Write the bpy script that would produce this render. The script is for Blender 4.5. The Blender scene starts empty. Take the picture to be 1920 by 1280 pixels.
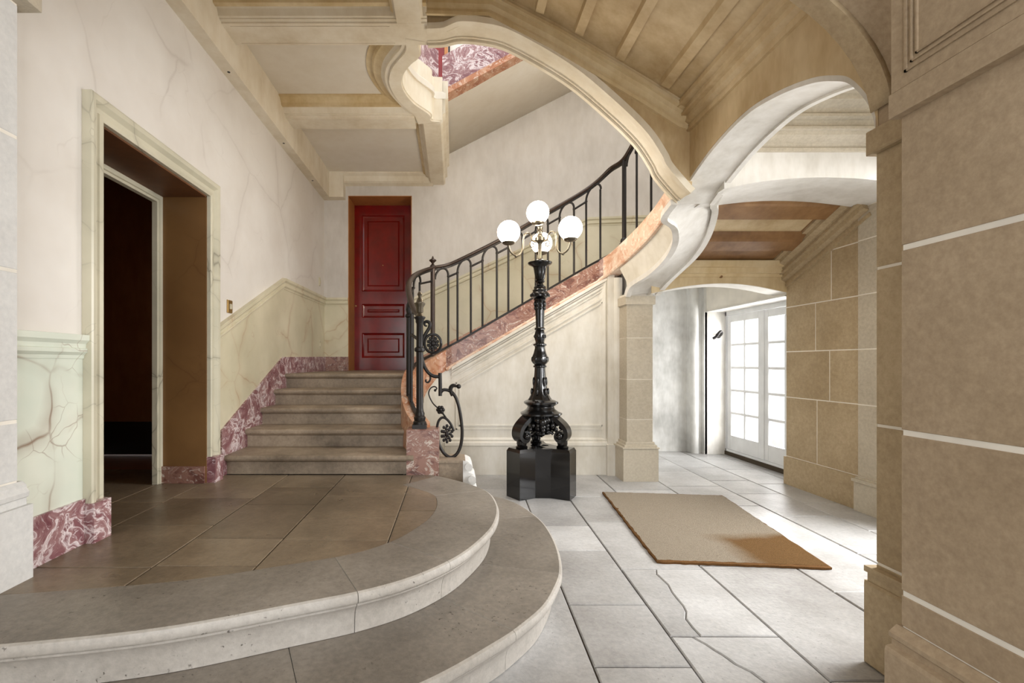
import bpy, bmesh, math, random
from mathutils import Vector, Matrix
random.seed(7)
SC = bpy.context.scene
COL = SC.collection

# ------------------------------------------------------------------ camera
EYE = 1.31
cam_d = bpy.data.cameras.new('camera')
cam_d.sensor_fit = 'HORIZONTAL'
cam_d.sensor_width = 36.0
cam_d.lens = 900.0 / 1920.0 * 36.0
cam_d.shift_x = 110.0 / 1920.0
cam_d.shift_y = 40.0 / 1920.0
cam_d.clip_start = 0.02
cam = bpy.data.objects.new('camera', cam_d)
cam.location = (0, 0, EYE)
cam.rotation_euler = (math.radians(90), 0, 0)
COL.objects.link(cam)
SC.camera = cam

# ------------------------------------------------------------------ world, daylight, exposure
W = bpy.data.worlds.new('sky')
SC.world = W
W.use_nodes = True
bg = W.node_tree.nodes['Background']
bg.inputs['Color'].default_value = (0.97, 0.985, 1.0, 1)
bg.inputs['Strength'].default_value = 1.35


def area(name, loc, rot, sx, sy, power, color):
    d = bpy.data.lights.new(name, 'AREA')
    d.shape = 'RECTANGLE'
    d.size, d.size_y = sx, sy
    d.energy = power
    d.color = color
    o = bpy.data.objects.new(name, d)
    o.location = loc
    o.rotation_euler = rot
    COL.objects.link(o)
    return o


R90 = math.radians(90)
area('daylight_side_door', (5.1, 2.75, 2.5), (0, math.radians(56), 0), 2.4, 2.0, 320, (1.0, 1.0, 1.0))
area('daylight_window', (4.6, 6.06, 1.4), (0, R90, 0), 2.0, 1.7, 130, (1.0, 1.0, 1.0))
area('daylight_skylight', (0.8, 5.2, 10.0), (0, 0, 0), 3.2, 3.2, 230, (1.0, 0.985, 0.97))
area('daylight_carriage_door', (-0.1, -3.6, 1.9), (R90, 0, 0), 3.2, 3.0, 120, (0.97, 0.98, 1.0))

SC.view_settings.view_transform = 'Standard'
SC.view_settings.look = 'None'
SC.view_settings.exposure = 0.28
SC.view_settings.gamma = 1.0
SC.view_settings.use_curve_mapping = False
SC.cycles.max_bounces = 7
SC.cycles.diffuse_bounces = 5
SC.cycles.glossy_bounces = 3
SC.cycles.transparent_max_bounces = 6


# ------------------------------------------------------------------ material helpers
def s2l(c):
    return tuple(((v / 255.0) / 12.92 if v / 255.0 <= 0.04045 else ((v / 255.0 + 0.055) / 1.055) ** 2.4) for v in c) + (1.0,)


class Mat:
    def __init__(self, name, rough=0.6, spec=0.4):
        self.m = bpy.data.materials.new(name)
        self.m.use_nodes = True
        self.t = self.m.node_tree
        self.b = self.t.nodes['Principled BSDF']
        self.b.inputs['Roughness'].default_value = rough
        self.b.inputs['Specular IOR Level'].default_value = spec
        self._pos = None

    def n(self, typ, **kw):
        nd = self.t.nodes.new(typ)
        for k, v in kw.items():
            setattr(nd, k, v)
        return nd

    def l(self, a, b):
        self.t.links.new(a, b)

    def pos(self, scale=(1, 1, 1), rot=(0, 0, 0)):
        if self._pos is None:
            self._pos = self.n('ShaderNodeTexCoord').outputs['Object']
            g = self.n('ShaderNodeNewGeometry')
            self._pos = g.outputs['Position']
        mp = self.n('ShaderNodeMapping')
        mp.inputs['Scale'].default_value = scale
        mp.inputs['Rotation'].default_value = rot
        self.l(self._pos, mp.inputs['Vector'])
        return mp.outputs['Vector']

    def noise(self, scale, detail=4, rough=0.55, dist=0.0, vec=None):
        nd = self.n('ShaderNodeTexNoise')
        nd.inputs['Scale'].default_value = scale
        nd.inputs['Detail'].default_value = detail
        nd.inputs['Roughness'].default_value = rough
        nd.inputs['Distortion'].default_value = dist
        self.l(vec if vec is not None else self.pos(), nd.inputs['Vector'])
        return nd.outputs['Fac']

    def warp(self, vec, scale, amount):
        nd = self.n('ShaderNodeTexNoise')
        nd.inputs['Scale'].default_value = scale
        nd.inputs['Detail'].default_value = 3
        self.l(vec, nd.inputs['Vector'])
        sub = self.n('ShaderNodeVectorMath', operation='SUBTRACT')
        self.l(nd.outputs['Color'], sub.inputs[0])
        sub.inputs[1].default_value = (0.5, 0.5, 0.5)
        sc = self.n('ShaderNodeVectorMath', operation='SCALE')
        self.l(sub.outputs[0], sc.inputs[0])
        sc.inputs['Scale'].default_value = amount
        ad = self.n('ShaderNodeVectorMath', operation='ADD')
        self.l(vec, ad.inputs[0])
        self.l(sc.outputs[0], ad.inputs[1])
        return ad.outputs[0]

    def edge(self, scale, vec):
        nd = self.n('ShaderNodeTexVoronoi', feature='DISTANCE_TO_EDGE')
        nd.inputs['Scale'].default_value = scale
        self.l(vec, nd.inputs['Vector'])
        return nd.outputs['Distance']

    def ramp(self, fac, stops, interp='LINEAR'):
        nd = self.n('ShaderNodeValToRGB')
        nd.color_ramp.interpolation = interp
        e = nd.color_ramp.elements
        while len(e) < len(stops):
            e.new(0.5)
        for i, (p, c) in enumerate(stops):
            e[i].position = p
            e[i].color = c if len(c) == 4 and max(c) <= 1.0 else s2l(c)
        self.l(fac, nd.inputs['Fac'])
        return nd.outputs['Color']

    def mix(self, fac, a, b, mode='MIX'):
        nd = self.n('ShaderNodeMix', data_type='RGBA', blend_type=mode)
        for sock, v in ((nd.inputs[0], fac), (nd.inputs[6], a), (nd.inputs[7], b)):
            if isinstance(v, (int, float)):
                sock.default_value = v
            elif isinstance(v, tuple):
                sock.default_value = v if len(v) == 4 else s2l(v)
            else:
                self.l(v, sock)
        return nd.outputs[2]

    def math(self, op, a, b=0.0, clamp=False):
        nd = self.n('ShaderNodeMath', operation=op)
        nd.use_clamp = clamp
        for sock, v in ((nd.inputs[0], a), (nd.inputs[1], b)):
            if isinstance(v, (int, float)):
                sock.default_value = v
            else:
                self.l(v, sock)
        return nd.outputs[0]

    def rnd(self):
        return self.n('ShaderNodeObjectInfo').outputs['Random']

    def color(self, c):
        if isinstance(c, tuple):
            self.b.inputs['Base Color'].default_value = c if len(c) == 4 else s2l(c)
        else:
            self.l(c, self.b.inputs['Base Color'])
        return self

    def bump(self, h, strength=0.2, dist=0.01):
        nd = self.n('ShaderNodeBump')
        nd.inputs['Strength'].default_value = strength
        nd.inputs['Distance'].default_value = dist
        self.l(h, nd.inputs['Height'])
        self.l(nd.outputs['Normal'], self.b.inputs['Normal'])
        return self

    def rough(self, v):
        if isinstance(v, (int, float)):
            self.b.inputs['Roughness'].default_value = v
        else:
            self.l(v, self.b.inputs['Roughness'])
        return self


K = (0, 0, 0, 1)
WH = (1, 1, 1, 1)


def stone(name, base, dark, scale=1.6, rough=0.65, pits=0.0, tint=0.12, bump=0.15):
    m = Mat(name, rough, 0.35)
    c = m.ramp(m.noise(scale, 4, 0.6), [(0.3, dark), (0.7, base)])
    r = m.rnd()
    c = m.mix(m.math('MULTIPLY', r, tint * 3), c, m.mix(1.0, c, dark, 'MULTIPLY')) if tint else c
    f = m.noise(38, 3, 0.7)
    c = m.mix(0.22, c, m.ramp(f, [(0.3, (60, 55, 48)), (0.7, (255, 250, 240))]), 'SOFT_LIGHT')
    if pits:
        p = m.noise(55, 2, 0.5)
        mk = m.ramp(p, [(0.66, K), (0.72, WH)])
        big = m.ramp(m.noise(2.3, 2, 0.5), [(0.45, K), (0.6, WH)])
        mk = m.math('MULTIPLY', mk, big)
        c = m.mix(m.math('MULTIPLY', mk, pits), c, (60, 52, 42))
    m.color(c)
    n7 = m.noise(6, 3)
    m.rough(m.math('ADD', m.math('MULTIPLY', n7, 0.25), rough - 0.12))
    m.bump(m.math('ADD', f, n7), bump, 0.006)
    return m.m


def paint(name, base, dark, rough=0.55, scale=1.1, grime=0.5, bump=0.06):
    m = Mat(name, rough, 0.35)
    c = m.ramp(m.noise(scale, 4, 0.6), [(0.32, dark), (0.62, base)])
    c = m.mix(grime * 0.3, c, m.ramp(m.noise(9, 3, 0.7, vec=m.pos((1, 1, 0.35))), [(0.3, (90, 80, 62)), (0.65, WH)]), 'SOFT_LIGHT')
    m.color(c)
    m.bump(m.noise(22, 2, 0.6), bump, 0.004)
    return m.m


def veined(name, base, second, vein, vscale, vwidth, strength, rough=0.3, warp=0.35):
    m = Mat(name, rough, 0.4)
    p = m.pos()
    c = m.ramp(m.noise(1.3, 4, 0.6), [(0.35, second), (0.65, base)])
    w = m.warp(p, 1.7, warp)
    d = m.edge(vscale, w)
    line = m.ramp(d, [(0.0, WH), (vwidth, K)])
    halo = m.ramp(d, [(0.0, WH), (vwidth * 7, K)])
    gate = m.ramp(m.noise(1.9, 3, 0.5), [(0.42, K), (0.6, WH)])
    d2 = m.edge(vscale * 2.3, m.warp(p, 2.6, warp * 1.2))
    line2 = m.math('MULTIPLY', m.ramp(d2, [(0.0, WH), (vwidth * 0.8, K)]), m.ramp(m.noise(2.7, 3), [(0.5, K), (0.62, WH)]))
    f = m.math('MULTIPLY', m.math('MULTIPLY', line, gate), strength)
    c = m.mix(m.math('MULTIPLY', m.math('MULTIPLY', halo, gate), strength * 0.45), c, vein)
    c = m.mix(f, c, vein)
    c = m.mix(m.math('MULTIPLY', line2, strength * 0.6), c, vein)
    m.color(c)
    m.bump(m.noise(25, 3), 0.03, 0.003)
    return m.m


def red_marble(name, a, b, c_, white, scale=5.0, rough=0.3, amount=0.62):
    m = Mat(name, rough, 0.5)
    w = m.warp(m.pos((1, 1, 1.25)), scale * 0.6, 0.38)
    f = m.noise(scale, 5, 0.62, 1.4, w)
    col = m.ramp(f, [(0.26, a), (0.42, b), (0.52, c_), (amount, c_), (amount + 0.035, white), (amount + 0.1, b)])
    g = m.noise(scale * 2.6, 4, 0.65, 2.2, w)
    col = m.mix(m.ramp(g, [(0.56, K), (0.61, WH)]), col, m.mix(0.55, col, white))
    m.color(col)
    m.rough(m.math('ADD', m.math('MULTIPLY', m.noise(6, 3), 0.2), rough - 0.1))
    return m.m


def plain(name, c, rough, spec=0.5, metal=0.0, bump=0.0, bscale=4, coat=0.0):
    m = Mat(name, rough, spec)
    m.b.inputs['Metallic'].default_value = metal
    m.b.inputs['Coat Weight'].default_value = coat
    n = m.noise(bscale, 2)
    d = tuple(max(0, v * (0.82 if bscale > 5 else 0.93)) for v in c)
    m.color(m.ramp(n, [(0.3, d), (0.7, c)]))
    if bump:
        m.bump(n, bump, 0.005)
    return m.m


MT = {}
MT['plaster'] = veined('plaster_off_white', (229, 225, 219), (218, 212, 204), (160, 148, 136), 0.9, 0.014, 0.22, 0.5)
MT['plaster_back'] = paint('plaster_grey_white', (214, 208, 200), (196, 190, 182), 0.6, 0.9, 0.5)
MT['dado'] = veined('painted_marble_cream', (222, 214, 188), (203, 196, 168), (165, 118, 62), 1.5, 0.012, 0.5, 0.35)
MT['dado_green'] = veined('painted_marble_green', (224, 226, 212), (208, 216, 202), (134, 106, 84), 2.3, 0.022, 1.0, 0.3)
MT['frame'] = veined('painted_marble_frame', (214, 208, 186), (192, 187, 166), (110, 104, 88), 2.2, 0.01, 0.6, 0.35)
MT['reveal'] = veined('shaded_reveal_marble', (128, 94, 56), (112, 80, 46), (92, 60, 32), 1.6, 0.012, 0.4, 0.35)  # brown is the doorway's warm shade put into the colour
MT['reveal_top'] = paint('shaded_reveal_soffit', (104, 66, 38), (90, 56, 32), 0.5)  # top of the reveal, with the same warm shade in its colour
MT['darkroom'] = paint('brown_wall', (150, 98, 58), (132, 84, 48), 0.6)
MT['darkskirt'] = plain('dark_skirting', (30, 22, 16), 0.5)
MT['cream'] = paint('cream_paint', (230, 221, 202), (212, 199, 174), 0.55, 1.3, 0.7)
MT['cream_dark'] = paint('ochre_cream_paint', (216, 198, 162), (194, 170, 126), 0.55, 1.6, 0.8)
MT['panel'] = paint('ceiling_panel_paint', (230, 224, 212), (218, 209, 192), 0.6, 0.8, 0.3)
MT['soffit'] = paint('soffit_ochre', (208, 188, 152), (176, 150, 108), 0.6, 1.0, 0.9)
MT['brown'] = paint('flight_soffit_brown', (150, 114, 76), (116, 84, 54), 0.55, 1.6, 0.8)
MT['whitewall'] = paint('white_limewash', (226, 223, 217), (203, 199, 191), 0.6, 1.4, 0.9, 0.12)
MT['greywall'] = paint('grey_limewash', (222, 221, 217), (172, 171, 167), 0.7, 1.2, 0.9, 0.1)
MT['spandrel'] = paint('spandrel_paint', (226, 222, 212), (206, 200, 186), 0.55, 1.3, 0.8)
MT['ashlar'] = stone('ashlar_tan', (192, 174, 144), (164, 144, 112), 1.1, 0.7, 0, 0.06, 0.1)
MT['ashlar_near'] = stone('ashlar_near', (190, 171, 146), (166, 147, 122), 0.9, 0.7, 0, 0.06, 0.08)
MT['ashlar_pale'] = stone('ashlar_pale', (204, 196, 180), (184, 174, 156), 1.3, 0.7, 0, 0.08, 0.08)
MT['ashlar_white'] = stone('ashlar_white', (222, 222, 220), (206, 205, 203), 1.3, 0.7, 0, 0.05, 0.08)
MT['mortar'] = plain('lime_mortar', (240, 234, 222), 0.8, 0.2)
MT['floor'] = stone('floor_slab', (202, 202, 202), (152, 150, 148), 1.2, 0.40, 0.4, 0.14, 0.35)
MT['grout'] = plain('dark_joint', (78, 68, 56), 0.9, 0.2)
MT['landing'] = stone('landing_slab', (154, 137, 115), (104, 91, 75), 1.4, 0.32, 0.5, 0.16, 0.2)
MT['rim_worn'] = stone('rim_stone_worn', (146, 138, 128), (108, 101, 92), 1.5, 0.42, 0.8, 0.1, 0.25)  # same stone as the risers; shade of side-lit treads put into the colour
MT['rim'] = stone('rim_stone', (200, 196, 190), (172, 166, 158), 1.5, 0.45, 0.8, 0.1, 0.25)
MT['step'] = stone('step_stone', (176, 160, 140), (112, 99, 84), 2.2, 0.5, 0.4, 0.1, 0.25)
MT['redm'] = red_marble('red_marble', (84, 52, 46), (116, 76, 66), (148, 110, 96), (210, 198, 186), 5.5, 0.32)
MT['redm_purple'] = red_marble('red_purple_marble', (96, 46, 56), (132, 88, 92), (158, 122, 122), (226, 214, 214), 5.0, 0.3, 0.53)
MT['redm_orange'] = red_marble('orange_marble', (146, 84, 50), (176, 116, 80), (194, 148, 118), (228, 212, 196), 3.6, 0.34)
MT['redm_pale'] = red_marble('pale_orange_marble', (180, 128, 96), (202, 160, 134), (216, 190, 168), (238, 228, 214), 3.2, 0.34)
MT['iron'] = plain('wrought_iron', (34, 29, 26), 0.42, 0.5, 0.35, 0.1, 60)
MT['iron_brown'] = plain('handrail_brown_iron', (66, 52, 44), 0.32, 0.5, 0.35, 0.05, 40)
MT['lampiron'] = plain('black_cast_iron', (17, 16, 16), 0.22, 0.5, 0.3, 0.12, 55, 0.3)
MT['silver'] = plain('silvered_metal', (112, 104, 90), 0.34, 0.5, 0.9)
MT['brass'] = plain('brass', (170, 138, 84), 0.35, 0.5, 0.8)
MT['blackmarble'] = plain('black_marble', (15, 14, 15), 0.14, 0.5, 0, 0, 8, 0.2)
MT['red'] = plain('red_lacquer', (124, 8, 6), 0.2, 0.5, 0, 0.02, 6, 0.25)
MT['white'] = plain('white_joinery', (232, 233, 233), 0.4)
MT['doorstone'] = paint('ochre_door_reveal', (176, 118, 66), (150, 96, 50), 0.55)
MT['ivory'] = plain('ivory_plastic', (205, 196, 170), 0.4)


def mat_glass():
    m = Mat('window_glass')
    t = m.t
    out = t.nodes['Material Output']
    tr = m.n('ShaderNodeBsdfTransparent')
    gl = m.n('ShaderNodeBsdfGlossy')
    gl.inputs['Roughness'].default_value = 0.03
    mx = m.n('ShaderNodeMixShader')
    mx.inputs[0].default_value = 0.06
    m.l(tr.outputs[0], mx.inputs[1])
    m.l(gl.outputs[0], mx.inputs[2])
    m.l(mx.outputs[0], out.inputs['Surface'])
    return m.m


def mat_globe():
    m = Mat('opal_glass_lit', 0.2, 0.5)
    m.color((255, 250, 240))
    m.b.inputs['Emission Color'].default_value = (1.0, 0.88, 0.72, 1)
    m.b.inputs['Emission Strength'].default_value = 22.0
    return m.m


def mat_mat():
    m = Mat('coir', 0.95, 0.1)
    n1 = m.noise(220, 3, 0.8)
    n2 = m.noise(3.0, 4, 0.6)
    # pale grey field, dark brown patch towards the near right corner
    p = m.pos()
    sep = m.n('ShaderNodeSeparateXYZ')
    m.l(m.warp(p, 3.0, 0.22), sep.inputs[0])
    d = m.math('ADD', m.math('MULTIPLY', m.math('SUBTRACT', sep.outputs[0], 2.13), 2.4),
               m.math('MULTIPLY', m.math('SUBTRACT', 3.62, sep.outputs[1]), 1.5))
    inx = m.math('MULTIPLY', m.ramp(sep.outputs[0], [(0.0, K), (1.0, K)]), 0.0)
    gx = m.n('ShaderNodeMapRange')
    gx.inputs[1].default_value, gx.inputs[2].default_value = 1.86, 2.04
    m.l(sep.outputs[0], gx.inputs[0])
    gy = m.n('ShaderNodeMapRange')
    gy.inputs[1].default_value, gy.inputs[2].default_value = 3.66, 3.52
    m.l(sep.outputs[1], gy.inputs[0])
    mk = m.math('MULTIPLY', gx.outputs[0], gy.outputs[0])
    worn = m.ramp(n1, [(0.25, (108, 96, 80)), (0.75, (176, 164, 146))])  # the paler, greyer coir tone, over most of the mat
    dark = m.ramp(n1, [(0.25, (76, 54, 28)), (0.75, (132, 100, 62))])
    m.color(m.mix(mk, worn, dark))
    m.bump(n1, 0.8, 0.012)
    return m.m


MT['glass'] = mat_glass()
MT['globe'] = mat_globe()
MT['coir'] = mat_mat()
MT['coir_edge'] = plain('coir_edge', (110, 78, 46), 0.95, 0.1, 0, 0.6, 180)


# ------------------------------------------------------------------ mesh helpers
def cr(pts, n):
    """Catmull-Rom through pts, n samples per span."""
    P = [Vector(p) for p in pts]
    P = [P[0] * 2 - P[1]] + P + [P[-1] * 2 - P[-2]]
    out = []
    for i in range(1, len(P) - 2):
        for k in range(n):
            t = k / n
            a, b, c, d = P[i - 1], P[i], P[i + 1], P[i + 2]
            out.append(0.5 * ((2 * b) + (c - a) * t + (2 * a - 5 * b + 4 * c - d) * t * t + (3 * b - a - 3 * c + d) * t ** 3))
    out.append(P[-2])
    return out


def resample(pts, n):
    P = [Vector(p) for p in pts]
    L = [0.0]
    for a, b in zip(P, P[1:]):
        L.append(L[-1] + (b - a).length)
    out = []
    j = 0
    for k in range(n):
        s = L[-1] * k / (n - 1)
        while j < len(P) - 2 and L[j + 1] < s:
            j += 1
        seg = L[j + 1] - L[j]
        out.append(P[j].lerp(P[j + 1], (s - L[j]) / seg if seg > 1e-9 else 0))
    return out


def offset2(pts, d):
    """Offset an open 2-D polyline to its right-hand side by d (mitred)."""
    out = []
    n = len(pts)
    for i in range(n):
        a = Vector(pts[max(i - 1, 0)][:2])
        b = Vector(pts[i][:2])
        c = Vector(pts[min(i + 1, n - 1)][:2])
        t1 = (b - a).normalized() if (b - a).length > 1e-9 else (c - b).normalized()
        t2 = (c - b).normalized() if (c - b).length > 1e-9 else t1
        n1 = Vector((t1.y, -t1.x))
        n2 = Vector((t2.y, -t2.x))
        m = n1 + n2
        m = m.normalized() if m.length > 1e-6 else n1
        out.append(b + m * (d / max(m.dot(n1), 0.35)))
    return out


class M:
    def __init__(self):
        self.v, self.f, self.mi = [], [], []

    def add(self, vs, fs, mi=0):
        o = len(self.v)
        self.v += [tuple(x) for x in vs]
        self.f += [tuple(i + o for i in f) for f in fs]
        self.mi += [mi] * len(fs)
        return self

    def box(self, x0, x1, y0, y1, z0, z1, mi=0):
        vs = [(x, y, z) for z in (z0, z1) for y in (y0, y1) for x in (x0, x1)]
        return self.add(vs, [(0, 2, 3, 1), (4, 5, 7, 6), (0, 1, 5, 4), (1, 3, 7, 5), (3, 2, 6, 7), (2, 0, 4, 6)], mi)

    def cbox(self, x0, x1, y0, y1, z0, z1, c, axis):
        """Box chamfered by c on the face looking along axis ('-x', '-y', '+z', '+x')."""
        s = [(x0, x1), (y0, y1), (z0, z1)]
        ax = 'xyz'.index(axis[1])
        hi = axis[0] == '+'
        o = [i for i in range(3) if i != ax]
        lo_v, hi_v = s[ax]
        front, back = (hi_v, lo_v) if hi else (lo_v, hi_v)
        near = front - c if hi else front + c

        def ring(val, ins):
            pts = []
            for a, b in ((0, 0), (1, 0), (1, 1), (0, 1)):
                p = [0, 0, 0]
                p[ax] = val
                p[o[0]] = s[o[0]][a] + (ins if a == 0 else -ins)
                p[o[1]] = s[o[1]][b] + (ins if b == 0 else -ins)
                pts.append(tuple(p))
            return pts
        vs = ring(back, 0) + ring(near, 0) + ring(front, c)
        fs = [(0, 3, 2, 1), (8, 9, 10, 11)]
        for k in (0, 4):
            for i in range(4):
                fs.append((k + i, k + (i + 1) % 4, k + 4 + (i + 1) % 4, k + 4 + i))
        return self.add(vs, fs)

    def prism(self, poly, d0, d1, axis='y', mi=0):
        """Extrude polygon along axis. poly in (x,z) for y, (y,z) for x, (x,y) for z."""
        def pt(p, d):
            return {'y': (p[0], d, p[1]), 'x': (d, p[0], p[1]), 'z': (p[0], p[1], d)}[axis]
        n = len(poly)
        vs = [pt(p, d0) for p in poly] + [pt(p, d1) for p in poly]
        fs = [tuple(range(n)), tuple(range(2 * n - 1, n - 1, -1))]
        fs += [(i, (i + 1) % n, n + (i + 1) % n, n + i) for i in range(n)]
        return self.add(vs, fs, mi)

    def strip(self, lower, upper, d0, d1, axis='y', mi=0):
        """Solid between two curves (same count), extruded along axis; quads only."""
        n = len(lower)

        def pt(p, d):
            return {'y': (p[0], d, p[1]), 'x': (d, p[0], p[1]), 'z': (p[0], p[1], d)}[axis]
        vs = []
        for d in (d0, d1):
            vs += [pt(p, d) for p in lower] + [pt(p, d) for p in upper]
        fs = []
        for i in range(n - 1):
            fs += [(i, i + 1, n + i + 1, n + i), (2 * n + i, 3 * n + i, 3 * n + i + 1, 2 * n + i + 1),
                   (i, 2 * n + i, 2 * n + i + 1, i + 1), (n + i, n + i + 1, 3 * n + i + 1, 3 * n + i)]
        fs += [(0, n, 3 * n, 2 * n), (n - 1, 3 * n - 1, 4 * n - 1, 2 * n - 1)]
        return self.add(vs, fs, mi)

    def sweep(self, path, prof, closed_prof=True, up=(0, 0, 1), closed=False, cap=True):
        """Sweep a profile (u right of travel, w up) along a 3-D path with mitres."""
        P = [Vector(p) for p in path]
        up = Vector(up)
        n, k = len(P), len(prof)
        vs = []
        for i in range(n):
            a = P[(i - 1) % n] if closed or i > 0 else None
            c = P[(i + 1) % n] if closed or i < n - 1 else None
            t1 = (P[i] - a).normalized() if a is not None else None
            t2 = (c - P[i]).normalized() if c is not None else None
            t1 = t1 or t2
            t2 = t2 or t1
            t = (t1 + t2).normalized()
            s1 = t1.cross(up)
            s1 = s1.normalized()
            side = t.cross(up).normalized()
            w = side.cross(t).normalized()
            g = 1.0 / max(abs(side.dot(s1)), 0.4)
            w1 = s1.cross(t1).normalized()
            gw = 1.0 / max(abs(w.dot(w1)), 0.4)
            for (u, h) in prof:
                vs.append(P[i] + side * u * g + w * h * gw)
        fs = []
        kk = k if closed_prof else k - 1
        for i in range(n if closed else n - 1):
            j = (i + 1) % n
            for q in range(kk):
                r = (q + 1) % k
                fs.append((i * k + q, j * k + q, j * k + r, i * k + r))
        if cap and closed_prof and not closed:
            fs.append(tuple(range(k)))
            fs.append(tuple(range(n * k - 1, (n - 1) * k - 1, -1)))
        return self.add(vs, fs)

    def tube(self, path, r, seg=8, cap=True):
        P = [Vector(p) for p in path]
        n = len(P)
        R = r if isinstance(r, (list, tuple)) else [r] * n
        t0 = (P[1] - P[0]).normalized()
        u = t0.orthogonal().normalized()
        vs = []
        for i in range(n):
            t = ((P[min(i + 1, n - 1)] - P[max(i - 1, 0)])).normalized()
            u = (u - t * u.dot(t)).normalized()
            b = t.cross(u)
            for q in range(seg):
                a = 2 * math.pi * q / seg
                vs.append(P[i] + (u * math.cos(a) + b * math.sin(a)) * R[i])
        fs = []
        for i in range(n - 1):
            for q in range(seg):
                w = (q + 1) % seg
                fs.append((i * seg + q, i * seg + w, (i + 1) * seg + w, (i + 1) * seg + q))
        if cap:
            fs.append(tuple(range(seg - 1, -1, -1)))
            fs.append(tuple((n - 1) * seg + q for q in range(seg)))
        return self.add(vs, fs)

    def lathe(self, c, prof, seg=24, flute=0.0, nfl=8):
        """prof: (r, z) from bottom to top; z is absolute."""
        vs, fs = [], []
        n = len(prof)
        for (r, z) in prof:
            for q in range(seg):
                a = 2 * math.pi * q / seg
                rr = r * (1 + flute * math.cos(nfl * a))
                vs.append((c[0] + rr * math.cos(a), c[1] + rr * math.sin(a), z))
        for i in range(n - 1):
            for q in range(seg):
                w = (q + 1) % seg
                fs.append((i * seg + q, i * seg + w, (i + 1) * seg + w, (i + 1) * seg + q))
        fs.append(tuple(range(seg - 1, -1, -1)))
        fs.append(tuple((n - 1) * seg + q for q in range(seg)))
        return self.add(vs, fs)

    def ball(self, c, r, seg=16, rings=10, sq=(1, 1, 1)):
        vs = [(c[0], c[1], c[2] - r * sq[2])]
        for i in range(1, rings):
            a = math.pi * i / rings
            for q in range(seg):
                b = 2 * math.pi * q / seg
                vs.append((c[0] + r * sq[0] * math.sin(a) * math.cos(b), c[1] + r * sq[1] * math.sin(a) * math.sin(b), c[2] - r * sq[2] * math.cos(a)))
        vs.append((c[0], c[1], c[2] + r * sq[2]))
        fs = [(0, 1 + (q + 1) % seg, 1 + q) for q in range(seg)]
        for i in range(rings - 2):
            for q in range(seg):
                w = (q + 1) % seg
                fs.append((1 + i * seg + q, 1 + i * seg + w, 1 + (i + 1) * seg + w, 1 + (i + 1) * seg + q))
        e = len(vs) - 1
        b0 = 1 + (rings - 2) * seg
        fs += [(b0 + q, b0 + (q + 1) % seg, e) for q in range(seg)]
        return self.add(vs, fs)

    def loft(self, curves, closed=False):
        k = len(curves[0])
        vs = [p for c in curves for p in c]
        fs = []
        for i in range(len(curves) - 1):
            for q in range(k if closed else k - 1):
                w = (q + 1) % k
                fs.append((i * k + q, i * k + w, (i + 1) * k + w, (i + 1) * k + q))
        return self.add(vs, fs)

    def obj(self, name, mats, parent=None, smooth=True, angle=35, thick=0):
        me = bpy.data.meshes.new(name)
        me.from_pydata([tuple(v) for v in self.v], [], self.f)
        ml = mats if isinstance(mats, (list, tuple)) else [mats]
        for m in ml:
            me.materials.append(MT[m] if isinstance(m, str) else m)
        for p, i in zip(me.polygons, self.mi):
            p.material_index = i
        bm = bmesh.new()
        bm.from_mesh(me)
        bmesh.ops.remove_doubles(bm, verts=bm.verts, dist=1e-5)
        bmesh.ops.recalc_face_normals(bm, faces=bm.faces)
        bm.to_mesh(me)
        bm.free()
        if smooth:
            for p in me.polygons:
                p.use_smooth = True
            me.set_sharp_from_angle(angle=math.radians(angle))
        o = bpy.data.objects.new(name, me)
        COL.objects.link(o)
        if parent is not None:
            o.parent = parent
            o.matrix_parent_inverse = Matrix.Translation(-parent.location) if parent.type == 'EMPTY' else Matrix()
        if thick:
            md = o.modifiers.new('solid', 'SOLIDIFY')
            md.thickness = thick
            md.offset = 0
        return o


def struct(o, label=None):
    o['kind'] = 'structure'
    if label:
        o['label'] = label
    return o


def tag(o, label, cat, group=None):
    o['label'] = label
    o['category'] = cat
    if group:
        o['group'] = group
    return o


def empty(name, loc):
    o = bpy.data.objects.new(name, None)
    o.location = loc
    o.empty_display_size = 0.1
    COL.objects.link(o)
    return o


def clip_rect(poly, x0, x1, y0, y1):
    def cut(pts, inside, inter):
        out = []
        for i in range(len(pts)):
            a, b = pts[i - 1], pts[i]
            ia, ib = inside(a), inside(b)
            if ib:
                if not ia:
                    out.append(inter(a, b))
                out.append(b)
            elif ia:
                out.append(inter(a, b))
        return out
    p = [tuple(q[:2]) for q in poly]
    for ax, v, s in ((0, x0, 1), (0, x1, -1), (1, y0, 1), (1, y1, -1)):
        if not p:
            return []
        p = cut(p, lambda q: (q[ax] - v) * s >= 0,
                lambda a, b: tuple(a[k] + (b[k] - a[k]) * (v - a[ax]) / (b[ax] - a[ax]) for k in range(2)))
    return p


def poly_area(p):
    return 0.5 * sum(p[i - 1][0] * p[i][1] - p[i][0] * p[i - 1][1] for i in range(len(p)))


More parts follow.
